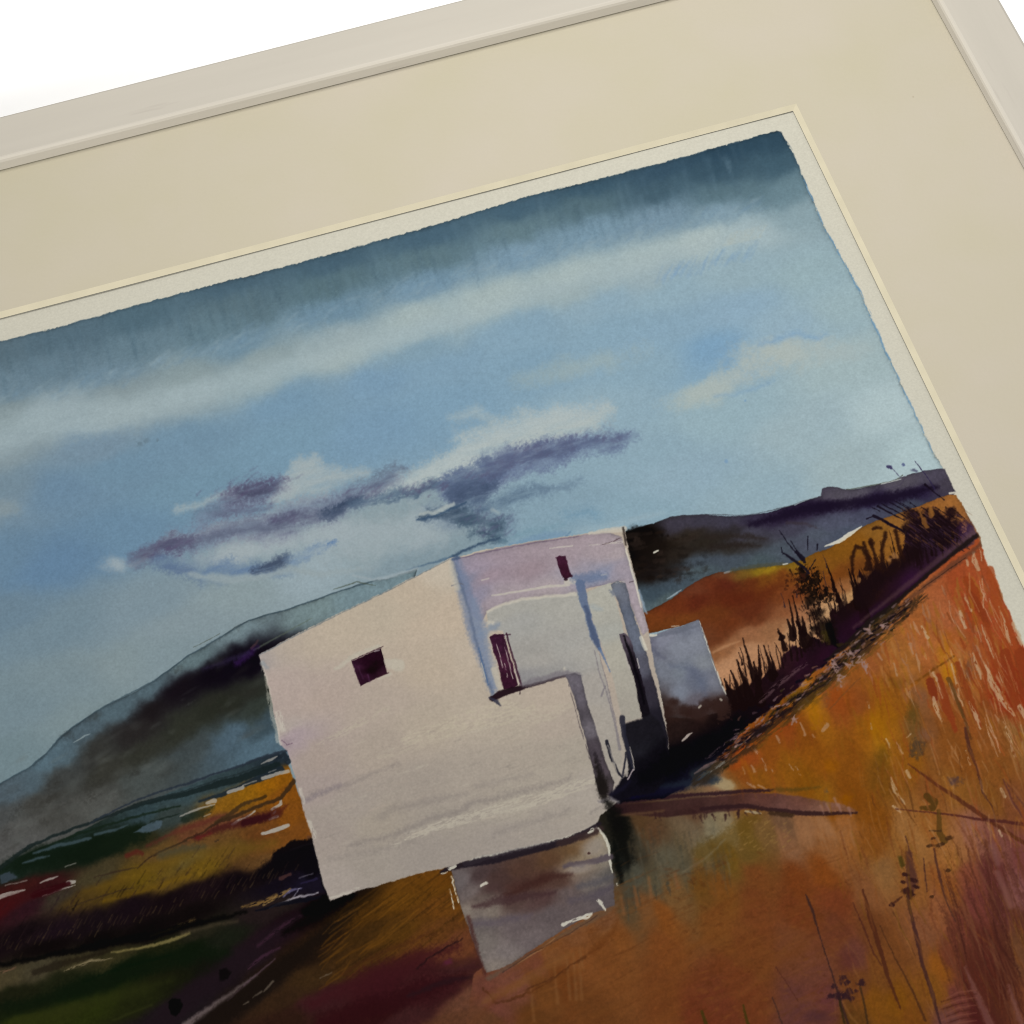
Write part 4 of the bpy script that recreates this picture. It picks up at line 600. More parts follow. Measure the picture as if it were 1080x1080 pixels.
for (x, y, rx, ry) in ((980, 892, 4, 2.4), (991, 891, 6, 2.4), (1001, 884, 5, 2.6), (1000, 918, 3, 2.4), (983, 945, 3, 2.2), (984, 884, 3, 1.4)): blob(x, y, rx, ry, -15, (62, 38, 22), .85, .4, .5)
# seed head and stalk
stroke([(955, 882), (958, 893), (962, 908)], [1.5, 1.4, 2], (74, 44, 36), .8, 1); stroke([(958, 900), (961, 918), (962, 930), (961, 940)], [7, 10, 12, 7], (70, 40, 38), .75, 1.8, wob=3); stroke([(950, 905), (952, 912)], [5, 5], (62, 54, 18), .8, 1.6)
for (x, y, rx, ry) in ((955, 922, 4, 2.2), (963, 928, 6, 2.4), (953, 930, 3, 1.8), (966, 935, 5, 2), (956, 940, 6, 4), (960, 943, 4, 5), (940, 954, 4, 2.4)): blob(x, y, rx, ry, 10, (48, 24, 24), .9, .4, .5)
stroke([(940, 954), (951, 946)], [3, 2], (62, 32, 24), .8, 1)
for p, ww, col in (([(957, 945), (962, 968), (968, 992), (974, 1020), (984, 1050), (992, 1080)], [3, 3.4, 5, 4, 4, 2], (60, 34, 34)), ([(974, 905), (976, 925), (978, 940)], [1, 1.4, 1], (66, 38, 34)), ([(985, 895), (990, 920), (996, 945), (1008, 972)], [2, 3, 2, 1.6], (68, 40, 34)),
                   ([(910, 938), (918, 968), (928, 1000), (936, 1028), (950, 1064)], [2, 5, 5, 4, 1.4], (72, 36, 24)), ([(900, 952), (910, 976), (922, 1006), (930, 1018)], [1, 2, 1.6, 1], (76, 38, 28)), ([(928, 976), (944, 1010), (962, 1044), (976, 1076)], [1, 1.4, 2, 2.6], (72, 42, 24)), ([(942, 962), (958, 992), (966, 1010)], [1, 1.2, .8], (84, 50, 28)),
                   ([(850, 944), (856, 958), (864, 985), (872, 1010), (880, 1035), (888, 1060), (896, 1085)], [2, 3, 1.4, 1.4, 2, 3, 2.6], (54, 34, 32)), ([(818, 1020), (828, 1034), (842, 1056)], [1, 1.2, .8], (78, 40, 30)), ([(815, 1052), (826, 1082)], [1.2, 1.8], (64, 40, 34)), ([(907, 1040), (912, 1060), (916, 1085)], [2, 2.4, 2], (60, 40, 24)), ([(885, 1052), (892, 1085)], [2.4, 2], (48, 36, 20)), ([(740, 1066), (746, 1084)], [3, 4], (62, 52, 16)), ([(784, 1060), (790, 1084)], [2, 4], (62, 52, 16))):
    stroke(p, ww, col, .8, .9, wob=1.5)
for (x, y, rx, ry) in ((876, 1050, 6, 3), (884, 1050, 6, 4), (892, 1050, 6, 3.4), (896, 1046, 4, 4), (888, 1032, 4, 5), (893, 1036, 4, 3), (898, 1053, 3, 3), (880, 1040, 3, 4), (908, 1036, 4, 4), (903, 1044, 3, 2)): blob(x, y, rx, ry, 20, (46, 26, 32), .85, .5, .7)
blob(862, 1072, 18, 8, -5, (70, 40, 44), .6, .8); blob(893, 1015, 12, 14, 0, (84, 40, 36), .45, .9)
scatter(220, 880, 860, 1080, 1060, .34, .94, 14, 60, .8, 3.2, [(140, 84, 36), (96, 46, 22), (128, 70, 28), (150, 100, 54), (84, 40, 24), (116, 80, 20)], (.1, .34), 51, None, 1.2, .14)
scatter(200, 930, 700, 1080, 880, .34, .94, 10, 40, .8, 3.0, [(150, 92, 36), (112, 60, 22), (140, 66, 28), (166, 122, 82)], (.15, .45), 52, None, 1.0, .14)
scatter(120, 780, 700, 960, 840, .25, .97, 8, 34, 1, 4, [(150, 88, 18), (116, 62, 16), (142, 70, 24), (134, 92, 24)], (.12, .34), 53, None, 1.6, .14)
scatter(90, 985, 590, 1080, 800, .33, .94, 14, 44, .7, 2.0, [(178, 140, 108), (168, 112, 70), (124, 62, 30)], (.3, .7), 57, TOP, .8, .08)
# plum reeds at the lower right
for p, ww, al in (([(1040, 890), (1050, 940), (1058, 1000), (1070, 1060), (1078, 1100)], [6, 16, 20, 22, 20], .75), ([(992, 955), (1010, 990), (1030, 1030), (1052, 1090)], [4, 12, 22, 26], .7), ([(1000, 925), (1020, 975), (1045, 1040), (1060, 1090)], [1.5, 5, 10, 12], .7), ([(1060, 900), (1072, 930), (1085, 960)], [4, 8, 8], .6), ([(1060, 1000), (1070, 1040), (1085, 1075)], [6, 12, 10], .6), ([(1030, 875), (1036, 910), (1048, 960)], [1.5, 2.4, 3], .7), ([(1015, 920), (1035, 970), (1050, 1020)], [1.2, 2, 2.4], .7), ([(1065, 960), (1080, 996)], [1.4, 2.4], .9)):
    stroke(p, ww, (76, 38, 28), al * .7, 3.4, wob=4, dry=.3)
scatter(100, 985, 880, 1075, 1040, .33, .94, 30, 90, 1, 3.4, [(54, 24, 22), (96, 54, 36), (112, 70, 48), (74, 36, 28)], (.15, .45), 41, None, 1.1, .07)
for p, ww in (([(1018, 1020), (1030, 1048), (1046, 1084)], [2, 6, 9]), ([(1064, 1040), (1078, 1080)], [3, 6]), ([(1052, 920), (1066, 955)], [6, 7]), ([(1046, 892), (1052, 910)], [6, 7])): stroke(p, ww, (118, 76, 70), .6, 2.5)
for k in range(9):
    y = 1046 + k * 4; stroke([(996 + g.uniform(-4, 4), y + 6), (1012, y), (1030, y - 2)], [1, 1.6, 1], [(124, 72, 56), (70, 32, 24)][k % 2], .6, 1)
scatter(120, 905, 790, 1080, 900, .25, .96, 10, 34, .8, 2, [(156, 110, 66), (84, 46, 20), (140, 92, 40), (100, 58, 24)], (.15, .45), 44, None, 1.0, .14)

# ---- 8  hedge in front of the slope -----------------------------------------------------------------------------------------
HEDGE = [(645, 848), (660, 826), (690, 800), (700, 752), (712, 738), (730, 744), (745, 736), (764, 738), (768, 722), (776, 728), (784, 716), (790, 724), (797, 712), (804, 716), (812, 705), (820, 708), (826, 690), (836, 680), (848, 684), (858, 672), (870, 678), (878, 640), (884, 646), (894, 636), (902, 632), (906, 600), (914, 612), (924, 596), (934, 604), (944, 590), (948, 600), (956, 560), (966, 548), (984, 548), (1000, 546), (1008, 552), (1014, 562), (1020, 560), (1022, 550), (1030, 562), (1030, 570), (1018, 576), (985, 602), (950, 632), (915, 662), (880, 692), (850, 716), (818, 744), (790, 764), (768, 790), (748, 810), (735, 824), (700, 842)]
wash(HEDGE, [(660, 836, (13, 11, 17)), (680, 820, (9, 7, 12)), (700, 800, (8, 6, 11)), (720, 750, (44, 28, 24)), (740, 752, (36, 22, 20)), (715, 765, (36, 24, 22)), (760, 750, (24, 14, 14)), (740, 785, (9, 7, 12)), (770, 765, (10, 7, 13)), (790, 745, (18, 8, 14)), (775, 735, (28, 14, 12)), (800, 730, (32, 15, 18)), (812, 722, (26, 12, 18)), (830, 705, (42, 20, 26)), (845, 700, (40, 16, 30)), (865, 685, (28, 13, 20)), (885, 680, (34, 14, 30)), (900, 660, (28, 12, 20)), (910, 630, (30, 14, 12)), (930, 620, (34, 17, 14)), (920, 650, (38, 16, 36)), (945, 615, (30, 14, 18)), (960, 590, (28, 14, 16)), (960, 610, (46, 20, 46)), (985, 570, (34, 20, 32)), (975, 590, (40, 22, 34)), (1000, 565, (34, 21, 34)), (1005, 580, (56, 34, 56)), (1018, 568, (60, 38, 58)), (1026, 566, (90, 66, 74)), (700, 830, (11, 10, 20)), (730, 815, (16, 15, 28))],
     7, edge=1.0, wob=6, gran=.2, ratio=.5, s=6, pw=2.2, wander=4, ang=(.8, -.6))
REGSAVE = None
DK = (14, 7, 9)
# reeds standing out of it
for (xa, ya, xb, yb, wd) in ((764, 716, 774, 745, 7), (771, 707, 784, 745, 6), (777, 696, 792, 740, 7), (779, 688, 783, 700, 1.6), (783, 672, 795, 716, 4), (795, 698, 802, 740, 8), (800, 680, 801, 720, 4), (806, 680, 815, 715, 5), (812, 690, 818, 712, 4), (820, 663, 828, 684, 4), (820, 666, 824, 672, 5), (832, 632, 838, 670, 3.4), (830, 653, 836, 672, 6), (836, 628, 844, 668, 3), (838, 622, 840, 630, 1.2), (824, 625, 828, 640, .8), (846, 650, 848, 668, 5), (840, 655, 850, 676, 10), (872, 594, 880, 622, 3), (876, 610, 888, 640, 4), (868, 585, 872, 598, .8), (880, 625, 884, 632, 5), (898, 596, 906, 636, 4), (895, 600, 905, 640, 5), (902, 612, 912, 650, 8), (868, 602, 872, 628, .8)):
    stroke([(xa, ya), ((xa + xb) / 2 + .6, (ya + yb) / 2), (xb, yb)], [wd * .22, wd * .7, wd * 1.55], (22, 10, 10) if wd > 1.5 else (50, 34, 40), .92, .8, wob=2)
# the tall bush
for (x, y, rx, ry) in ((848, 608, 8, 9), (852, 622, 8, 10), (856, 634, 9, 10), (862, 646, 10, 12), (868, 662, 14, 14), (876, 672, 10, 10), (866, 630, 6, 14), (858, 612, 8, 8), (845, 600, 4, 4)): blob(x, y, rx, ry, 60, (20, 13, 10), .85, .5, 1.3)
for k in range(90):
    x = rng.normal(858, 9); y = rng.uniform(596, 680); x += (y - 630) * .28; stroke([(x, y), (x + rng.uniform(1, 4), y + rng.uniform(3, 8))], [1.4, .6], DK, rng.uniform(.4, .9), .7)
for k in range(40):
    x = rng.uniform(828, 850); y = rng.uniform(600, 625); blob(x, y, rng.uniform(1, 2.6), rng.uniform(1, 2), 0, (58, 28, 18), rng.uniform(.3, .7), .5)
for p, ww in (([(822, 559), (830, 572), (841, 584), (846, 590)], [.8, 1.2, 1.6, 3]), ([(834, 570), (844, 586)], [.6, 1.2]), ([(852, 566), (852, 580)], [1.4, .7]), ([(825, 582), (836, 590), (848, 598), (853, 604)], [1.4, 3, 3, 3]), ([(824, 577), (826, 584)], [1, 1]), ([(862, 574), (862, 580)], [1.6, 1]), ([(840, 582), (847, 588), (848, 592)], [4, 4, 3]), ([(850, 606), (860, 590)], [.8, .8])): stroke(p, ww, (22, 18, 30), .9, .7)
for k in range(110):
    tt = g.uniform(0, 1); x = 762 + tt * 250; y = 742 - tt * 182 + g.normal(0, 5) - (10 if .45 < tt < .8 else 0); L = g.uniform(8, 28)
    stroke([(x - L * .3 + g.normal(0, 2), y - L), (x - L * .12, y - L * .5), (x, y + 4)], [.5, 1.1, g.uniform(1.6, 3.4)], (24, 12, 12), g.uniform(.45, .9), .7, wob=2)
# bracken crowns, right
for p, ww in (([(899, 604), (898, 588), (902, 576), (910, 578), (916, 590), (914, 600)], [3, 3.4, 4, 4, 4, 5]), ([(918, 572), (922, 584), (926, 600)], [4, 3, 6]), ([(930, 600), (930, 580), (934, 562)], [5, 4, 4]), ([(944, 560), (948, 574), (952, 590)], [4, 4, 6]), ([(918, 570), (920, 573)], [4, 5]), ([(920, 558), (924, 556), (930, 557)], [2, 3, 2]), ([(911, 572), (916, 588), (918, 600)], [3, 3, 5]), ([(926, 598), (936, 604), (946, 600)], [9, 9, 7]), ([(940, 588), (946, 594)], [4, 8])): stroke(p, ww, (40, 20, 14), .88, 1.4, wob=3)
for p, ww in (([(922, 544), (930, 548), (944, 556), (958, 562)], [3.4, 3, 3, 2]), ([(934, 550), (950, 558), (960, 568)], [3, 2, 1]), ([(926, 534), (940, 541), (954, 548)], [2.4, 1.6, 1]), ([(930, 531), (948, 540), (956, 545)], [1.2, 1.2, .8]), ([(938, 529), (956, 539)], [1, 1]), ([(944, 528), (964, 540)], [1, 1]), ([(950, 530), (970, 542)], [.8, 1]), ([(914, 547), (920, 545)], [1.4, .8]), ([(920, 535), (928, 539)], [.8, .8]), ([(960, 530), (966, 534)], [1, .8]), ([(976, 511), (984, 518), (996, 527)], [2.6, 1.4, 1])): stroke(p, ww, (22, 14, 26), .88, .7)
for (x, y, rx, ry) in ((962, 545, 12, 9), (970, 552, 12, 9), (960, 556, 9, 8), (985, 542, 10, 6), (1004, 541, 8, 7), (998, 553, 14, 10), (982, 560, 14, 9), (1010, 556, 9, 9), (970, 568, 12, 9), (992, 568, 14, 7)): blob(x, y, rx * 1.2, ry * 1.2, 20, (29, 15, 19), .9, .5, 1.3)
for k in range(190):
    x, y = rng.uniform(950, 1014), rng.uniform(534, 574); L = rng.uniform(4, 12)
    stroke([(x, y), (x + L, y + L * .75)], [1.2, .6], [(20, 10, 15), (24, 12, 18), (20, 11, 16), (96, 62, 38), (58, 38, 54)][rng.integers(5)], rng.uniform(.3, .75), .6)
for p, ww in (([(968, 536), (972, 546)], [1, 2]), ([(978, 532), (984, 542)], [3, 4]), ([(990, 530), (994, 536)], [2, 3]), ([(974, 548), (978, 556)], [5, 4]), ([(981, 538), (982, 544)], [6, 5])): stroke(p, ww, (136, 88, 40), .75, 1, wob=4)
for (x, y, rx, ry) in ((945, 600, 16, 12), (925, 612, 16, 12), (965, 584, 14, 12), (912, 628, 12, 12), (890, 648, 10, 10)): blob(x, y, rx, ry, -35, (26, 13, 16), .75, .7, 1.2)
for (x, y, rx, ry) in ((944, 586, 4, 4), (938, 590, 3, 3), (906, 612, 2, 3)): blob(x, y, rx, ry, 0, (150, 104, 60), .75, .5)
blob(1016, 556, 8, 9, 0, (58, 32, 70), .6, .8); blob(955, 612, 34, 12, -38, (48, 20, 46), .5, .8); blob(900, 660, 20, 10, -38, (46, 16, 40), .5, .8); blob(868, 690, 16, 9, -38, (48, 16, 36), .5, .8)
# lane edge behind the flowers
stroke([(1030, 565), (1010, 580), (985, 600), (960, 622), (940, 640), (915, 658), (895, 678), (872, 696)], [5, 5, 4, 4, 6, 7, 6, 3], (30, 22, 20), .9, 1.2, wob=2); stroke([(1026, 562), (1000, 582), (970, 606), (935, 634), (900, 662)], [2, 5, 5, 4, 2], (92, 66, 66), .45, 2)
stroke([(1034, 574), (1005, 596), (980, 615), (950, 640), (930, 660), (905, 684)], [4, 6, 5, 5, 4, 3], (92, 58, 42), .7, 2, wob=3); stroke([(1018, 588), (990, 608), (970, 622)], [.8, 1, .8], (40, 24, 20), .6, .7)
stroke([(946, 640), (920, 662), (900, 682)], [6, 9, 6], (36, 32, 20), .7, 2.5); blob(872, 668, 6, 10, 0, (62, 52, 18), .7, .6); stroke([(874, 660), (880, 678), (884, 682)], [8, 6, 3], (10, 8, 10), .9, 1.2)
stroke([(878, 700), (905, 676), (930, 656), (948, 642)], [3, 4, 3, 2], (112, 92, 92), .55, 1.5, dry=.5)
stroke([(745, 800), (765, 785), (790, 768)], [3, 4, 2], (124, 98, 104), .7, 1, dry=.5); stroke([(772, 792), (798, 774), (812, 760)], [2, 5, 2], (140, 114, 116), .75, 1, dry=.45); stroke([(802, 740), (820, 722), (850, 700)], [4, 6, 3], (98, 72, 76), .6, 1.6, dry=.4)
for p, ww, col in (([(733, 816), (745, 808), (755, 803)], [1.6, 4, 2], (132, 96, 92)), ([(750, 814), (758, 808), (764, 804)], [1.4, 3, 2], (180, 160, 140)), ([(720, 781), (725, 776), (730, 773)], [2, 3, 1], (168, 156, 146))): stroke(p, ww, col, .9, .7)
stroke([(735, 818), (760, 806), (775, 800)], [14, 12, 4], (50, 58, 60), .55, 4); stroke([(700, 832), (730, 826), (755, 822)], [8, 10, 8], (34, 42, 56), .7, 4); stroke([(650, 840), (690, 836), (720, 832)], [6, 8, 6], (16, 14, 34), .8, 3); blob(668, 838, 10, 5, 0, (12, 10, 44), .6, .7)

# lane edge: dark and olive dabs, then lilac chips like little flowers
stroke([(735, 826), (765, 802), (795, 780), (830, 752), (865, 722), (905, 688), (945, 654), (975, 628)], [10, 14, 15, 15, 15, 14, 12, 6], (48, 36, 24), .75, 3, wob=6, dry=.36, dscale=4.0)
stroke([(760, 800), (830, 747), (900, 688), (960, 636)], [8, 10, 10, 6], (20, 13, 20), .75, 2.4, wob=6, dry=.4, dscale=3.4)
stroke([(800, 786), (850, 744), (900, 702), (950, 660)], [8, 10, 10, 6], (92, 66, 24), .5, 3, wob=6, dry=.42, dscale=3.0)
for k in range(230):
    t = g.uniform(0, 1); x = 762 + t * 195; y = 793 - t * 150 + g.normal(0, 7.5) - 2 * math.sin(t * 3.1)
    if g.random() < .6: stroke([(x, y), (x + g.uniform(2, 5), y - g.uniform(1, 4))], [g.uniform(1.2, 2.6), .9], [(132, 104, 108), (108, 82, 88), (152, 126, 120), (120, 84, 66)][g.integers(4)], g.uniform(.25, .65), .7, wob=3)
    else: stroke([(x, y), (x + g.uniform(2, 5), y - g.uniform(1, 3))], [2.4, 1.2], [(14, 11, 20), (42, 34, 16)][g.integers(2)], g.uniform(.5, .9), .7, wob=3)
for (x, y) in ((897, 690), (882, 706), (876, 700), (914, 664), (932, 660), (907, 696), (912, 704), (895, 702), (886, 716), (838, 760)):
    for k in range(5): stroke([(x + g.normal(0, 2.4), y + g.normal(0, 2.4)), (x + g.normal(2, 2.4), y - 1 + g.normal(0, 2.4))], [2.2, 1], (142, 114, 108), .7, .7, wob=4)

# ---- 9  outbuilding ---------------------------------------------------------------------------------------------------------
wash([(680, 672), (692, 668), (710, 662), (724, 658), (737, 653), (741, 662), (748, 684), (756, 708), (764, 728), (769, 737), (766, 748), (735, 758), (702, 756), (696, 730), (688, 700)],
     [(686, 676, (104, 104, 118)), (700, 672, (122, 124, 136)), (720, 664, (108, 112, 124)), (736, 658, (116, 120, 132)), (735, 675, (124, 128, 138)), (715, 685, (122, 126, 136)), (695, 690, (108, 110, 121)), (700, 705, (110, 114, 124)), (720, 710, (112, 118, 127)), (745, 700, (120, 124, 130)), (735, 712, (94, 99, 114)), (742, 722, (95, 101, 116)), (720, 730, (116, 122, 134)), (755, 722, (114, 116, 126)), (710, 742, (60, 44, 40)), (700, 745, (54, 40, 36)), (730, 748, (62, 46, 42)), (755, 742, (64, 46, 42)), (735, 740, (96, 92, 100)), (765, 745, (50, 34, 32))],
     9, edge=.8, wob=1.2, rim=.16, gran=.07, s=5, wander=4, ratio=.8)
stroke([(684, 680), (694, 690), (700, 694)], [5, 4, 2], (86, 88, 104), .6, 2.4); stroke([(690, 671), (715, 665), (737, 659)], [3, 5, 3], (98, 102, 114), .6, 1.4)
stroke([(706, 703), (730, 706), (740, 718), (744, 732)], [3, 5, 5, 3], (90, 96, 114), .5, 4, wob=4, big=8)
for (x, y, rx, ry) in ((710, 740, 9, 7), (702, 750, 10, 9), (722, 748, 10, 7), (745, 742, 9, 7), (758, 744, 9, 8), (735, 752, 14, 8), (764, 750, 6, 8)): blob(x, y, rx, ry, 0, (50, 32, 28), .85, .6, 1.0)
stroke([(686, 670), (692, 669)], [3, 2], P2, .85, .7); stroke([(708, 660), (716, 659)], [1.4, 1], P2, .6, .7)
stroke([(738, 655), (744, 674), (752, 698), (762, 724), (767, 734)], [1.2, 1.6, 1.2, 1.8, 1.2], P2, .8, .7, dry=.35); stroke([(680, 688), (686, 706), (692, 726), (697, 744)], [1.6, 2, 3.4, 4], P2, .85, .7); stroke([(698, 757), (702, 763)], [3, 2], P2, .8, .7); stroke([(737, 746), (739, 744)], [2, 2], P2, .6, .8); stroke([(760, 737), (761, 738)], [2, 2], P2, .6, .8)

# ---- 10  garden wall --------------------------------------------------------------------------------------------------------
WALLC = lambda L_: [(x_, y_, (c_[0] * 1.07, c_[1] * 1.07, c_[2] * .99)) for x_, y_, c_ in L_]
wash([(476, 918), (500, 912), (545, 898), (590, 888), (620, 880), (632, 874), (638, 882), (643, 898), (647, 925), (648, 955), (636, 960), (620, 966), (596, 980), (570, 996), (545, 1013), (528, 1022), (513, 1026), (506, 1012), (500, 996), (494, 978), (486, 955), (480, 935)],
     WALLC([(484, 928, (96, 88, 94)), (494, 940, (98, 88, 92)), (505, 925, (66, 52, 56)), (525, 925, (66, 48, 48)), (550, 915, (74, 52, 46)), (580, 908, (82, 58, 44)), (600, 900, (92, 68, 48)), (615, 890, (110, 86, 66)), (625, 895, (132, 120, 110)), (634, 888, (134, 124, 114)), (636, 905, (120, 112, 108)), (612, 904, (122, 108, 96)), (605, 918, (122, 108, 102)), (545, 935, (68, 44, 42)), (570, 928, (66, 42, 38)), (590, 930, (74, 52, 48)), (520, 940, (66, 48, 50)), (505, 952, (90, 78, 78)), (540, 952, (74, 56, 56)), (570, 950, (76, 56, 58)), (600, 942, (90, 78, 82)), (625, 930, (100, 92, 94)), (638, 925, (86, 82, 84)), (635, 945, (82, 74, 82)), (490, 962, (118, 108, 106)), (520, 960, (110, 100, 98)), (510, 976, (94, 86, 90)), (545, 976, (90, 80, 86)), (580, 968, (86, 76, 82)), (610, 960, (88, 78, 84)), (505, 998, (104, 96, 98)), (530, 1005, (106, 97, 102)), (560, 990, (96, 86, 92)), (518, 1018, (116, 106, 106))]),
     10, edge=.9, wob=2.0, rim=.12, gran=.1, s=5, wander=5, ratio=.55, ang=(.94, -.34))
for p, ww, col, al, so in (([(535, 945), (570, 928), (604, 922)], [5, 9, 4], (62, 36, 32), .7, 3), ([(500, 958), (540, 948), (585, 942)], [4, 9, 4], (64, 42, 44), .65, 3), ([(595, 914), (620, 909), (644, 905)], [4, 6, 5], (82, 72, 80), .8, 1.4), ([(610, 934), (630, 930), (645, 926)], [5, 6, 6], (82, 78, 82), .7, 3), ([(600, 950), (630, 942), (645, 936)], [6, 8, 6], (80, 72, 80), .6, 4), ([(500, 975), (530, 972), (560, 966)], [6, 8, 4], (88, 78, 86), .6, 4)):
    stroke(p, ww, col, al, so, wob=4, big=7)
blob(626, 893, 12, 9, -20, (138, 128, 118), .7, .7); blob(612, 917, 14, 5, -12, (136, 126, 118), .6, .7)
stroke([(466, 920), (480, 914), (520, 907), (560, 897), (600, 887), (632, 869)], [4, 7, 9, 8, 7, 4], (34, 27, 34), .95, 1.4, wob=2); stroke([(466, 912), (500, 902), (540, 895), (575, 888)], [3, 6, 7, 3], (96, 88, 90), .6, 4, wob=3); stroke([(590, 890), (615, 882), (634, 874)], [7, 8, 6], (54, 40, 40), .85, 2)
for p, ww in (([(594, 976), (604, 972), (618, 967), (623, 965)], [4, 3, 5, 3]), ([(631, 950), (634, 954), (638, 960)], [3, 4, 1.6]), ([(508, 935), (513, 932)], [3, 4]), ([(475, 917), (480, 914)], [4, 3.5]), ([(466, 921), (472, 920)], [1.4, 1.6]), ([(476, 925), (480, 938), (484, 952)], [1.6, 1.2, 1.4]), ([(474, 938), (479, 960)], [1, 1.4]), ([(620, 878), (624, 876)], [3, 4]), ([(630, 874), (636, 880), (641, 892), (643, 903)], [2, 3.4, 3.4, 2]), ([(643, 908), (646, 920)], [3, 1.6]), ([(650, 932), (651, 934)], [1.4, 1])): stroke(p, ww, P2, .85, .7, wob=4, dry=.22)
blob(621, 900, 1.6, 1.6, 0, (60, 36, 36), .9, .4)
stroke([(494, 968), (500, 990), (506, 1012), (512, 1028)], [4, 4, 3, 3], (70, 38, 34), .7, 2)

# ---- 11  the white house -------------------------------------------------------------------------------------------------------
HOUSE = [(273, 691), (285, 684), (300, 676), (330, 661), (360, 646), (390, 632), (420, 617), (450, 602), (474, 589), (480, 588), (510, 580), (560, 571), (610, 563), (640, 559), (658, 556), (661, 570), (668, 600), (676, 632), (684, 668), (690, 700), (700, 750), (706, 790), (680, 826), (652, 845), (634, 860), (630, 868), (610, 878), (590, 885), (540, 896), (500, 905), (477, 914), (440, 922), (400, 934), (383, 939), (362, 945), (349, 951), (345, 944), (338, 922), (333, 900), (328, 880), (322, 862), (316, 838), (308, 808), (303, 792), (296, 786), (292, 770), (288, 745), (280, 715)]
HCOL = [(280, 697, (152, 146, 140)), (300, 690, (166, 156, 140)), (290, 720, (162, 150, 140)), (330, 680, (168, 158, 140)), (310, 740, (160, 148, 138)), (360, 665, (170, 160, 141)), (400, 645, (168, 159, 140)), (440, 625, (172, 161, 141)), (465, 605, (176, 168, 150)), (470, 650, (174, 162, 142)), (400, 740, (160, 150, 136)), (340, 740, (160, 148, 136)), (460, 700, (168, 157, 138)), (490, 690, (172, 162, 144)), (300, 770, (158, 150, 140)), (306, 783, (150, 138, 140)), (330, 800, (152, 141, 130)), (400, 790, (154, 145, 131)), (460, 760, (162, 153, 136)), (510, 745, (166, 157, 140)), (540, 760, (160, 152, 136)), (580, 740, (166, 156, 140)), (595, 760, (158, 149, 135)), (600, 800, (152, 146, 132)), (560, 800, (152, 145, 131)), (500, 820, (150, 143, 130)), (440, 830, (146, 139, 127)), (370, 850, (146, 139, 128)), (330, 830, (148, 138, 130)), (345, 880, (144, 136, 126)), (400, 866, (146, 139, 125)), (460, 868, (144, 138, 126)), (540, 850, (152, 146, 132)), (620, 840, (154, 148, 136)), (600, 865, (148, 142, 130)), (350, 930, (148, 141, 131)), (400, 910, (142, 136, 125)), (450, 900, (140, 134, 124)), (520, 885, (142, 136, 126)), (580, 875, (144, 138, 127))]
HCOL = [(x_, y_, (r_ + 6, g_ + 3, b_ + 4)) for x_, y_, (r_, g_, b_) in HCOL]
wash(HOUSE, HCOL, 8, edge=.8, wob=2.2, gran=.03, s=9, pw=2, wander=7, ratio=.6, ang=(.94, -.34))
# dry white brushing and grey streaks over the front wall
for p, ww, col, al, so, dr in (([(415, 892), (460, 872), (520, 856), (570, 842), (640, 818)], [4, 9, 13, 14, 12], (172, 164, 148), .75, 1.6, .48), ([(430, 880), (500, 862), (560, 850)], [5, 10, 7], (168, 160, 146), .6, 1.6, .5), ([(430, 780), (480, 765), (530, 752), (560, 745)], [12, 22, 26, 10], (178, 168, 148), .55, 2, .52), ([(330, 790), (380, 762), (410, 748)], [4, 7, 4], (174, 164, 146), .55, 1.6, .5), ([(400, 800), (440, 785), (480, 770)], [6, 12, 8], (172, 162, 144), .4, 2, .5), ([(540, 760), (580, 752), (600, 745)], [14, 16, 8], (176, 166, 148), .45, 2, .52)):
    stroke(p, ww, col, al, so, dry=dr, wob=4)
for p, ww, al in (([(370, 892), (420, 878), (480, 855), (540, 838), (600, 820)], [4, 6, 6, 5, 3], .45), ([(322, 842), (345, 834), (380, 822), (420, 806)], [5, 6, 4, 2], .4), ([(400, 860), (440, 848), (490, 838)], [5, 8, 5], .3), ([(350, 905), (400, 895), (440, 888)], [4, 6, 4], .25), ([(520, 880), (560, 868), (600, 855)], [3, 5, 4], .3), ([(500, 832), (560, 818)], [5, 5], .25)):
    stroke(p, ww, (120, 112, 108), al, 4, wob=4, big=10)
for k in range(200):
    t = rng.uniform(0, 1); x = rng.uniform(330, 610); y = rng.uniform(740, 900)
    if (x - 330) * .12 + y < 790 or y > 955 - (x - 330) * .29: continue
    L = rng.uniform(6, 26); stroke([(x, y), (x + L, y - L * .33)], [1.2, 2.2], [(176, 168, 152), (130, 122, 114), (168, 154, 140)][rng.integers(3)], rng.uniform(.08, .3), 1.4, dry=.4)
stroke([(322, 846), (335, 838), (360, 828)], [5, 4, 2], (118, 108, 114), .45, 3); blob(303, 783, 5, 6, 0, (136, 120, 126), .4, .9); stroke([(298, 781), (303, 786), (308, 784)], .9, (92, 70, 88), .7, .6)
# left edge: chips of bare paper, blue and umber bleeding in from the hill
for p, ww in (([(276, 700), (281, 722), (285, 742), (291, 768), (295, 784)], [3, 3.4, 5, 6, 5]), ([(294, 752), (298, 770)], [6, 6]), ([(317, 832), (321, 848)], [4, 3]), ([(326, 868), (331, 884)], [5, 5]), ([(348, 948), (360, 944), (378, 938)], [2, 3, 2])): stroke(p, ww, P2, .42, 1.2, wob=5, dry=.3)
stroke([(277, 700), (282, 705)], [5, 3], (122, 134, 142), .5, 2)
stroke([(270, 742), (282, 740)], [1, 1], (150, 140, 130), 0.0)
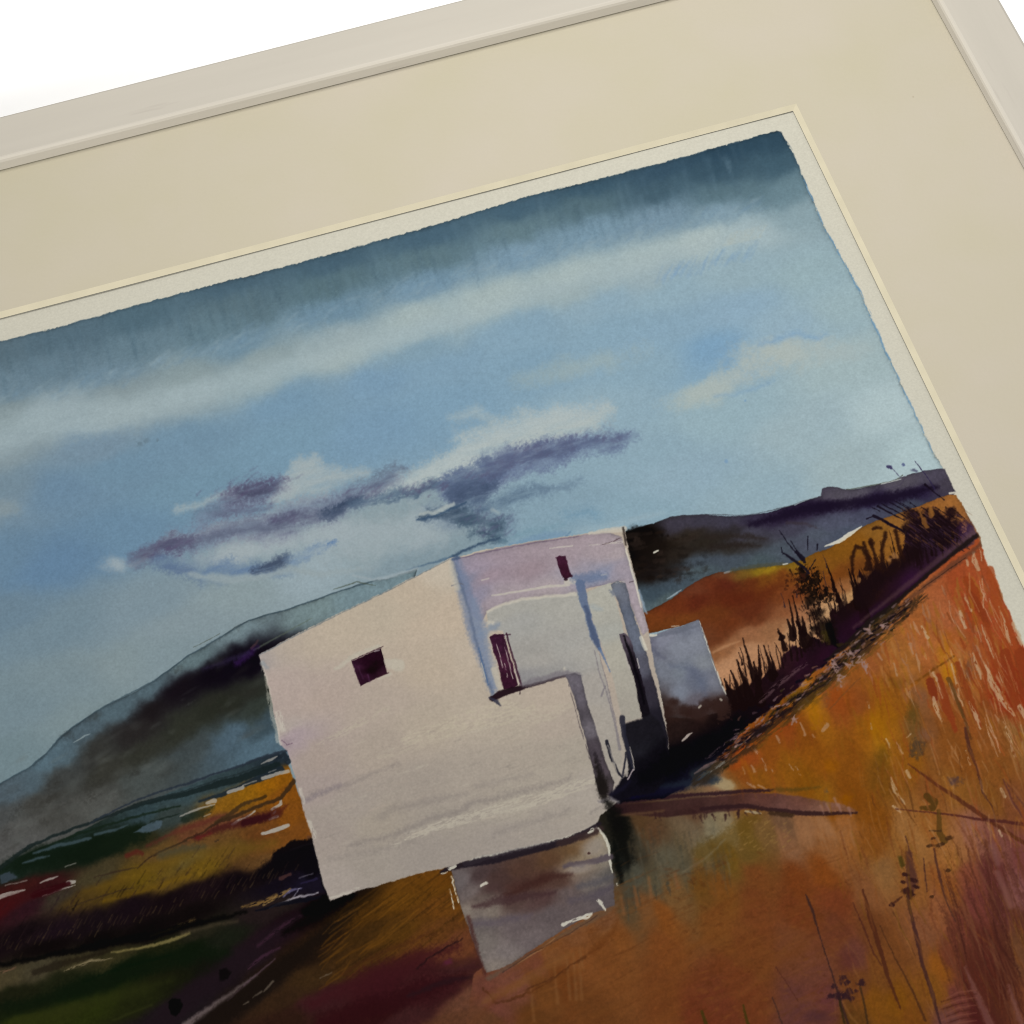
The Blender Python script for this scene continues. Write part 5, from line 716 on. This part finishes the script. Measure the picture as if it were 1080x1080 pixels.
# square window in the gable
for p, ww in (([(354, 706), (375, 692), (400, 682)], [3, 6, 4]), ([(408, 700), (420, 702)], [8, 14]), ([(400, 716), (412, 711)], [2, 3])): stroke(p, ww, (178, 172, 156), .7, 1.6, wob=3)
wash([(371, 698), (380, 694), (402, 684), (405, 697), (409, 711), (396, 716), (380, 724), (375, 710)], [(376, 705, (58, 26, 48)), (382, 715, (50, 20, 40)), (386, 700, (34, 10, 24)), (395, 700, (24, 7, 15)), (392, 708, (18, 5, 10)), (404, 694, (32, 10, 22)), (405, 708, (48, 22, 36))], None, edge=.7, wob=1.5, gran=.25, s=3, wander=2)
stroke([(388, 712), (390, 719)], [1.6, 1], (82, 46, 78), .7, .9); stroke([(378, 704), (383, 716)], [1, 1], (78, 44, 72), .5, 1); stroke([(395, 687), (400, 686)], [1.6, 1.4], (160, 150, 150), .8, .7); stroke([(371, 697), (402, 683), (404, 682)], .9, (40, 14, 30), .8, .7); stroke([(400, 714), (410, 710)], [1, 1], (60, 30, 40), .8, .7)
# shaded side: lilac upper wall
wash([(477, 591), (500, 584), (530, 577), (570, 570), (610, 564), (640, 560), (655, 565), (660, 580), (668, 604), (676, 636), (684, 664), (678, 670), (670, 650), (662, 628), (655, 612), (640, 616), (618, 620), (612, 624), (590, 628), (560, 630), (535, 636), (514, 644), (508, 656), (498, 650), (486, 620)],
     [(490, 610, (118, 124, 144)), (505, 600, (148, 136, 148)), (530, 590, (150, 136, 144)), (500, 628, (134, 130, 146)), (520, 610, (146, 130, 138)), (560, 600, (146, 130, 136)), (560, 580, (152, 138, 144)), (590, 590, (152, 138, 144)), (600, 575, (156, 142, 147)), (630, 580, (156, 143, 147)), (540, 625, (156, 144, 148)), (520, 636, (154, 142, 148)), (580, 622, (162, 150, 152)), (650, 580, (162, 150, 152)), (655, 600, (150, 140, 148)), (665, 625, (160, 148, 154)), (676, 655, (166, 154, 158)), (610, 605, (148, 142, 152)), (630, 605, (130, 136, 156))],
     None, edge=.8, wob=1.4, rim=.14, gran=.07, s=6, wander=5)
stroke([(622, 562), (640, 559), (658, 557)], [3, 5, 6], (186, 180, 166), .85, 1.2); stroke([(580, 578), (604, 575)], [1.2, 1.6], (184, 176, 168), .85, .6); stroke([(622, 575), (640, 573), (656, 571)], [1.4, 1, 2.4], (180, 172, 164), .85, .6, dry=.35); stroke([(635, 574), (648, 570), (658, 564)], [1, 1.4, 1], (66, 46, 50), .6, .7, dry=.45)
stroke([(508, 612), (515, 610)], [1.4, 1.6], (184, 176, 168), .7, .7); stroke([(519, 628), (545, 624), (580, 618), (600, 617)], [1.6, 2.2, 3, 2], (182, 176, 164), .85, .8)
stroke([(480, 590), (510, 583), (560, 573), (610, 565)], .9, (100, 84, 104), .6, .7); stroke([(634, 606), (640, 605)], [2, 1.6], (178, 174, 168), .8, .7)
# white lower walls
wash([(513, 645), (530, 638), (548, 632), (580, 629), (610, 624), (614, 636), (620, 655), (628, 680), (636, 705), (643, 735), (650, 770), (656, 800), (652, 822), (644, 826), (632, 790), (620, 745), (612, 718), (596, 712), (575, 718), (555, 724), (548, 722), (540, 690), (530, 665), (516, 665)],
     [(530, 645, (158, 156, 148)), (550, 655, (154, 153, 148)), (580, 640, (158, 156, 148)), (605, 640, (160, 158, 150)), (560, 690, (150, 147, 141)), (565, 696, (158, 154, 147)), (600, 680, (156, 154, 148)), (620, 690, (158, 155, 148)), (580, 710, (146, 144, 140)), (555, 715, (134, 132, 132)), (625, 725, (156, 150, 142)), (635, 760, (158, 151, 141)), (645, 800, (154, 147, 136))], None, edge=.8, wob=1.8, gran=.04, s=7, wander=4)
wash([(619, 624), (632, 618), (644, 614), (648, 628), (654, 650), (660, 676), (668, 712), (674, 740), (676, 757), (662, 760), (656, 760), (648, 720), (638, 690), (628, 662), (622, 642)],
     [(626, 632, (166, 164, 152)), (640, 625, (164, 162, 151)), (645, 650, (160, 158, 148)), (636, 665, (158, 158, 150)), (652, 690, (164, 160, 147)), (660, 720, (160, 155, 143)), (668, 748, (154, 149, 137)), (655, 745, (156, 150, 139))], None, edge=.8, wob=1.6, gran=.04, s=7, wander=4)
for p, ww in (([(514, 645), (530, 638), (550, 632), (580, 629), (606, 626)], [3, 3, 3.4, 3, 4]), ([(515, 657), (520, 657)], [4, 4]), ([(597, 614), (606, 612)], [5, 8]), ([(596, 704), (596, 708)], [2, 2])): stroke(p, ww, (186, 180, 166), .8, 1.2, wob=3)
# blue shade running down the corner and the drainpipe
stroke([(482, 594), (486, 612), (493, 634), (499, 656), (505, 680), (512, 702), (520, 728)], [9, 13, 16, 18, 14, 10, 7], (108, 121, 145), .85, 4, wob=3, mod=.2); stroke([(500, 636), (506, 660), (513, 690), (522, 722)], [10, 14, 12, 8], (118, 130, 150), .6, 4, wob=3); stroke([(479, 594), (484, 612), (492, 634), (498, 658), (506, 690), (514, 718), (521, 736)], [3, 4, 3, 3, 3, 4, 5], (92, 104, 126), .7, 1.6, wob=2); stroke([(508, 668), (520, 662), (526, 658)], [8, 7, 3], (118, 132, 152), .6, 3.5)
stroke([(505, 684), (510, 704), (515, 722)], [1, 2, 1.4], (76, 100, 134), .8, .8); stroke([(521, 706), (526, 722), (530, 730)], [6, 6, 3], (178, 170, 154), .8, 1.4); stroke([(508, 700), (512, 716)], [1.2, 1.2], (182, 176, 160), .7, .7)
stroke([(476, 618), (484, 615), (488, 616)], [1, 1.6, 1], (96, 98, 108), .7, .8); stroke([(476, 592), (478, 606), (482, 620)], [5, 8, 6], (180, 174, 158), .6, 2); stroke([(478, 590), (484, 588)], [4, 3], (62, 82, 112), .8, 1.5)
stroke([(606, 610), (622, 609), (640, 607)], [8, 12, 5], (98, 112, 138), .8, 4, wob=4); stroke([(612, 616), (616, 634), (620, 648), (626, 668), (632, 684)], [10, 9, 6, 8, 4], (88, 104, 132), .9, 1.2, wob=3); stroke([(618, 640), (622, 656), (628, 674), (632, 684)], [4, 5, 6, 3], (70, 82, 108), .75, 1.4); stroke([(632, 684), (638, 696), (643, 708)], [3, 1.6, 1], (86, 108, 142), .8, .9); stroke([(625, 640), (634, 642)], [6, 4], (146, 156, 160), .5, 3); stroke([(618, 620), (640, 615)], [1, .8], (120, 112, 130), .6, .8)
for p, ww in (([(627, 686), (632, 708), (640, 732), (648, 760), (654, 790)], [.8, 1.4, 1.6, 2, 3]), ([(632, 690), (638, 712), (644, 738), (650, 762)], [.8, 1, 1.2, 1]), ([(638, 724), (634, 734)], [1.4, 2.2])): stroke(p, ww, (118, 112, 116), .75, .8)
# upper window, shuttered window, sill
wash([(586, 588), (590, 586), (596, 586), (599, 596), (603, 607), (596, 611), (593, 609), (589, 598)], [(590, 595, (64, 28, 48)), (599, 600, (54, 22, 38))], None, edge=.7, wob=2.2, gran=.25, s=3); blob(597, 611, 2, 1.6, 0, (34, 16, 26), .8, .4); blob(602, 607, 2, 1.6, 0, (50, 22, 36), .8, .4)
wash([(517, 672), (522, 669), (531, 669), (535, 682), (541, 702), (546, 722), (540, 726), (531, 727), (527, 708), (521, 688)], [(524, 680, (60, 27, 48)), (532, 700, (66, 30, 50)), (536, 720, (54, 22, 40))], None, edge=.7, wob=2.2, gran=.25, s=3); stroke([(534, 668), (540, 690), (546, 710), (550, 724)], [1.8, 2, 2.4, 2], (58, 28, 44), .85, .7); stroke([(518, 672), (538, 669)], [2, 1], (52, 22, 40), .8, .7)
for p in ([(522, 674), (526, 688)], [(530, 672), (536, 696), (541, 716)], [(526, 686), (530, 704)], [(532, 700), (535, 714)], [(542, 700), (547, 722)]): stroke(p, [.9, 1.1] if len(p) == 2 else [.9, 1.2, .9], (186, 174, 166), .7, .6, dry=.38)
stroke([(519, 737), (528, 732), (540, 728), (555, 724)], [6, 7, 7, 4], (32, 16, 24), .95, 1); stroke([(516, 736), (524, 740), (528, 744)], [2, 4, 1], (52, 52, 68), .85, 1); stroke([(548, 722), (548, 732)], [1, 1], (40, 24, 32), .8, .7)
stroke([(555, 724), (575, 719), (598, 712)], [4, 3, 2.4], (52, 40, 46), .9, 1); stroke([(552, 722), (572, 716), (596, 710), (610, 712)], [6, 7, 6, 6], (112, 106, 112), .7, 2.2, wob=2)
# grey return of the wall
wash([(596, 712), (606, 709), (613, 712), (616, 728), (622, 748), (632, 780), (640, 808), (648, 826), (645, 840), (632, 838), (628, 822), (620, 790), (612, 760), (604, 730), (600, 720)],
     [(604, 716, (106, 100, 108)), (608, 740, (100, 94, 102)), (612, 755, (84, 78, 84)), (618, 772, (104, 98, 104)), (625, 790, (76, 68, 74)), (635, 810, (84, 74, 80)), (640, 830, (86, 76, 80)), (630, 830, (40, 36, 34))], None, edge=.8, wob=2.2, rim=.2, gran=.12, s=5, wander=4)
stroke([(600, 722), (606, 745), (612, 768), (622, 800)], 1, (60, 52, 58), .6, .8, dry=.4); stroke([(629, 800), (632, 816), (636, 832), (638, 842)], [3, 7, 12, 8], (26, 22, 20), .9, 3, wob=5); stroke([(628, 796), (634, 812)], [4, 3], (40, 34, 38), .7, 2)
# grey pilaster and dark doorway
wash([(644, 616), (652, 612), (660, 614), (662, 622), (666, 640), (674, 664), (682, 690), (690, 720), (697, 748), (704, 776), (706, 800), (690, 812), (684, 780), (676, 748), (670, 712), (664, 676), (656, 648), (650, 630)],
     [(650, 620, (112, 116, 126)), (658, 622, (104, 108, 120)), (662, 645, (98, 104, 118)), (670, 670, (100, 106, 120)), (678, 700, (88, 88, 100)), (686, 730, (52, 48, 58)), (692, 760, (34, 31, 40)), (698, 790, (34, 30, 38))], None, edge=.8, wob=2.2, rim=.18, gran=.1, s=5, wander=3)
blob(649, 622, 6, 7, 0, (108, 114, 126), .8, .5, .8); stroke([(650, 614), (658, 613)], [2, 2], (172, 170, 162), .6, .8, dry=.4)
wash([(653, 668), (658, 667), (664, 672), (670, 690), (676, 712), (683, 740), (692, 772), (700, 800), (696, 815), (680, 800), (678, 760), (674, 742), (668, 712), (660, 690)],
     [(657, 674, (84, 74, 84)), (660, 690, (80, 70, 80)), (666, 690, (22, 16, 24)), (672, 715, (24, 18, 26)), (680, 745, (20, 16, 22)), (690, 780, (22, 19, 26))], None, edge=.8, wob=2.2, gran=.2, s=4, wander=3)
stroke([(658, 670), (664, 686), (672, 712), (680, 742)], [1.6, 3, 3, 2.4], (12, 9, 14), .9, .9); stroke([(672, 694), (674, 704)], [1.4, 1.4], (176, 170, 164), .8, .6); stroke([(660, 692), (664, 706)], [1.4, 1.2], (168, 160, 154), .7, .6)
wash([(656, 765), (664, 761), (676, 758), (688, 752), (695, 760), (702, 778), (706, 802), (700, 826), (690, 836), (668, 840), (652, 846), (642, 842), (654, 824), (663, 813), (660, 793)],
     [(665, 770, (28, 26, 32)), (685, 768, (26, 24, 30)), (672, 790, (30, 29, 35)), (695, 790, (14, 12, 18)), (685, 805, (15, 13, 19)), (660, 835, (16, 14, 22))], None, edge=1.6, wob=4, gran=.2, s=5, wander=3)
stroke([(680, 822), (705, 806), (735, 794), (765, 776)], [18, 26, 22, 12], (9, 8, 12), .9, 6, wob=5)
stroke([(640, 782), (644, 798), (650, 812), (656, 820)], [4, 3, 3, 2], (30, 30, 40), .92, .8); stroke([(641, 786), (648, 806)], [1, 1.4], (146, 140, 134), .7, .6); stroke([(656, 757), (658, 776), (664, 796), (668, 812)], [6, 5, 4, 2], (40, 40, 52), .9, .9); stroke([(657, 818), (659, 804), (660, 794), (664, 806), (666, 818)], [1.6, 2, 2, 1.6, 1.4], (30, 30, 42), .85, .8); stroke([(664, 788), (668, 802), (669, 812)], [.9, 1.4, .9], (172, 164, 154), .75, .6); stroke([(661, 804), (661, 818)], [2.4, 3], (158, 150, 140), .8, .7); stroke([(646, 806), (650, 820)], [4, 5], (156, 148, 136), .8, .8); stroke([(662, 822), (668, 812)], [1.6, 1.6], (170, 156, 156), .8, .6)
stroke([(645, 838), (656, 832), (664, 824)], [5, 5, 2], (22, 20, 34), .85, 2); stroke([(632, 846), (644, 843), (652, 846)], [3, 5, 3], (120, 114, 116), .7, 1.6); stroke([(622, 858), (636, 850)], [3, 3], (128, 120, 114), .5, 2); stroke([(640, 846), (648, 858), (652, 870)], [6, 14, 14], (14, 13, 12), .85, 4)
stroke([(660, 578), (667, 604), (672, 622), (676, 640)], [1.4, 2, 2, 1.4], P2, .8, .7); stroke([(674, 622), (679, 640), (682, 646)], [2, 3, 2], (140, 156, 170), .7, 1.2); stroke([(676, 672), (681, 684)], [4, 4], P2, .7, .8); stroke([(664, 613), (668, 612)], [1, 1], (80, 66, 74), .7, .6)
# roof line and right corner
stroke([(657, 556), (660, 574)], [2.4, 2], (30, 22, 20), .7, 1); stroke([(274, 691), (300, 677), (360, 647), (420, 618), (474, 590)], 1, (84, 98, 108), .55, .7)
#PAINT-END

# ---------------------------------------------------------------- pigment to reflectance, and the sheet's meshes
lum = C.mean(-1) / 255
C *= np.where(REG > 0, 0.94 + 0.09 * sstep(0.12, 0.55, lum), 1.0)[..., None].astype(np.float32)   # fuller darks, cleaner lights
C *= (1 + 0.022 * GR + 0.012 * GR2)[..., None]
ALB = np.clip(srgb2lin(np.clip(C, 0, 255) / 255) / E, 0.002, 0.9).astype(np.float32)
Z = (ART_Z - 0.05 + 0.75 * fbm(U / 70, Vv / 70, 5, 1)) * MM          # the sheet cockles a little under the mount
VX = np.stack([U * MM, Vv * MM, Z], -1).astype(np.float32).reshape(-1, 3)
RGBA = np.concatenate([ALB, np.ones((NY, NX, 1), dtype=np.float32)], -1).reshape(-1, 4)
ii, jj = np.mgrid[0:NY - 1, 0:NX - 1]
a0 = (ii * NX + jj).ravel()
QUADS = np.stack([a0, a0 + 1, a0 + 1 + NX, a0 + NX], -1)
QREG = REG[:-1, :-1].ravel()
def sheet(name, reg, parent):
    qd = QUADS[QREG == reg]
    used, inv = np.unique(qd, return_inverse=True)
    inv = inv.reshape(-1, 4)
    me = bpy.data.meshes.new(name)
    me.vertices.add(len(used)); me.vertices.foreach_set('co', VX[used].ravel())
    me.loops.add(inv.size); me.loops.foreach_set('vertex_index', inv.ravel().astype(np.int32))
    me.polygons.add(len(inv)); me.polygons.foreach_set('loop_start', np.arange(0, inv.size, 4, dtype=np.int32))
    at_ = me.color_attributes.new('pigment', 'FLOAT_COLOR', 'POINT'); at_.data.foreach_set('color', RGBA[used].ravel())
    me.update(calc_edges=True); me.validate()
    return link(name, me, paint_mat, parent)
paper = sheet('watercolour_sheet', 0, root)
PARTS = [(1, 'painted_sky', None), (2, 'painted_hill', 'pale grey green hill painted left of the house'),
         (3, 'painted_hill', 'violet grey far hills painted right of the house'), (4, 'painted_slope', None),
         (5, 'painted_field', None), (6, 'painted_meadow', None), (7, 'painted_hedge', None),
         (8, 'painted_house', None), (9, 'painted_shed', None), (10, 'painted_wall', None)]
for r_, nm, lb in PARTS:
    if (QREG == r_).any():
        o = sheet(nm, r_, paper)
        if lb: o['label'] = lb

# ---------------------------------------------------------------- light
w = bpy.data.worlds.new('World'); scene.world = w; w.use_nodes = True
bg = w.node_tree.nodes['Background']; bg.inputs['Color'].default_value = (1.0, 0.985, 0.96, 1); bg.inputs['Strength'].default_value = 0.47
def area(name, loc, target, size, power, col=(1, 1, 1)):
    L = bpy.data.lights.new(name, 'AREA'); L.shape = 'SQUARE'; L.size = size * MM; L.energy = power; L.color = col
    o = bpy.data.objects.new(name, L); COL.objects.link(o); o.location = Vector(loc) * MM
    o.rotation_euler = (Vector(target) * MM - Vector(loc) * MM).to_track_quat('-Z', 'Y').to_euler(); return o
area('softbox_lamp', (-15, 95, 500), (-20, 10, 0), 260, 2.4, (1.0, 0.985, 0.955))
area('fill_lamp', (-1500, -1500, 800), (-120, 0, 20), 700, 52.0, (1.0, 0.985, 0.955))

# ---------------------------------------------------------------- camera
cd = bpy.data.cameras.new('camera'); cam = bpy.data.objects.new('camera', cd); COL.objects.link(cam)
cd.sensor_width = 36.0; cd.lens = CAM_F / 1080 * 36.0; cd.clip_start = 0.01; cd.clip_end = 50
M = Matrix.Identity(4)
for r_ in range(3):
    M[r_][0] = CAM_R[0][r_]; M[r_][1] = -CAM_R[1][r_]; M[r_][2] = -CAM_R[2][r_]
    M[r_][3] = (CAM_P[r_] + (ART_Z if r_ == 2 else 0)) * MM
cam.matrix_world = M
scene.camera = cam
scene.cycles.filter_width = 1.0
scene.view_settings.view_transform = 'Standard'; scene.view_settings.look = 'None'
scene.view_settings.exposure = 0; scene.view_settings.gamma = 1; scene.view_settings.use_curve_mapping = False
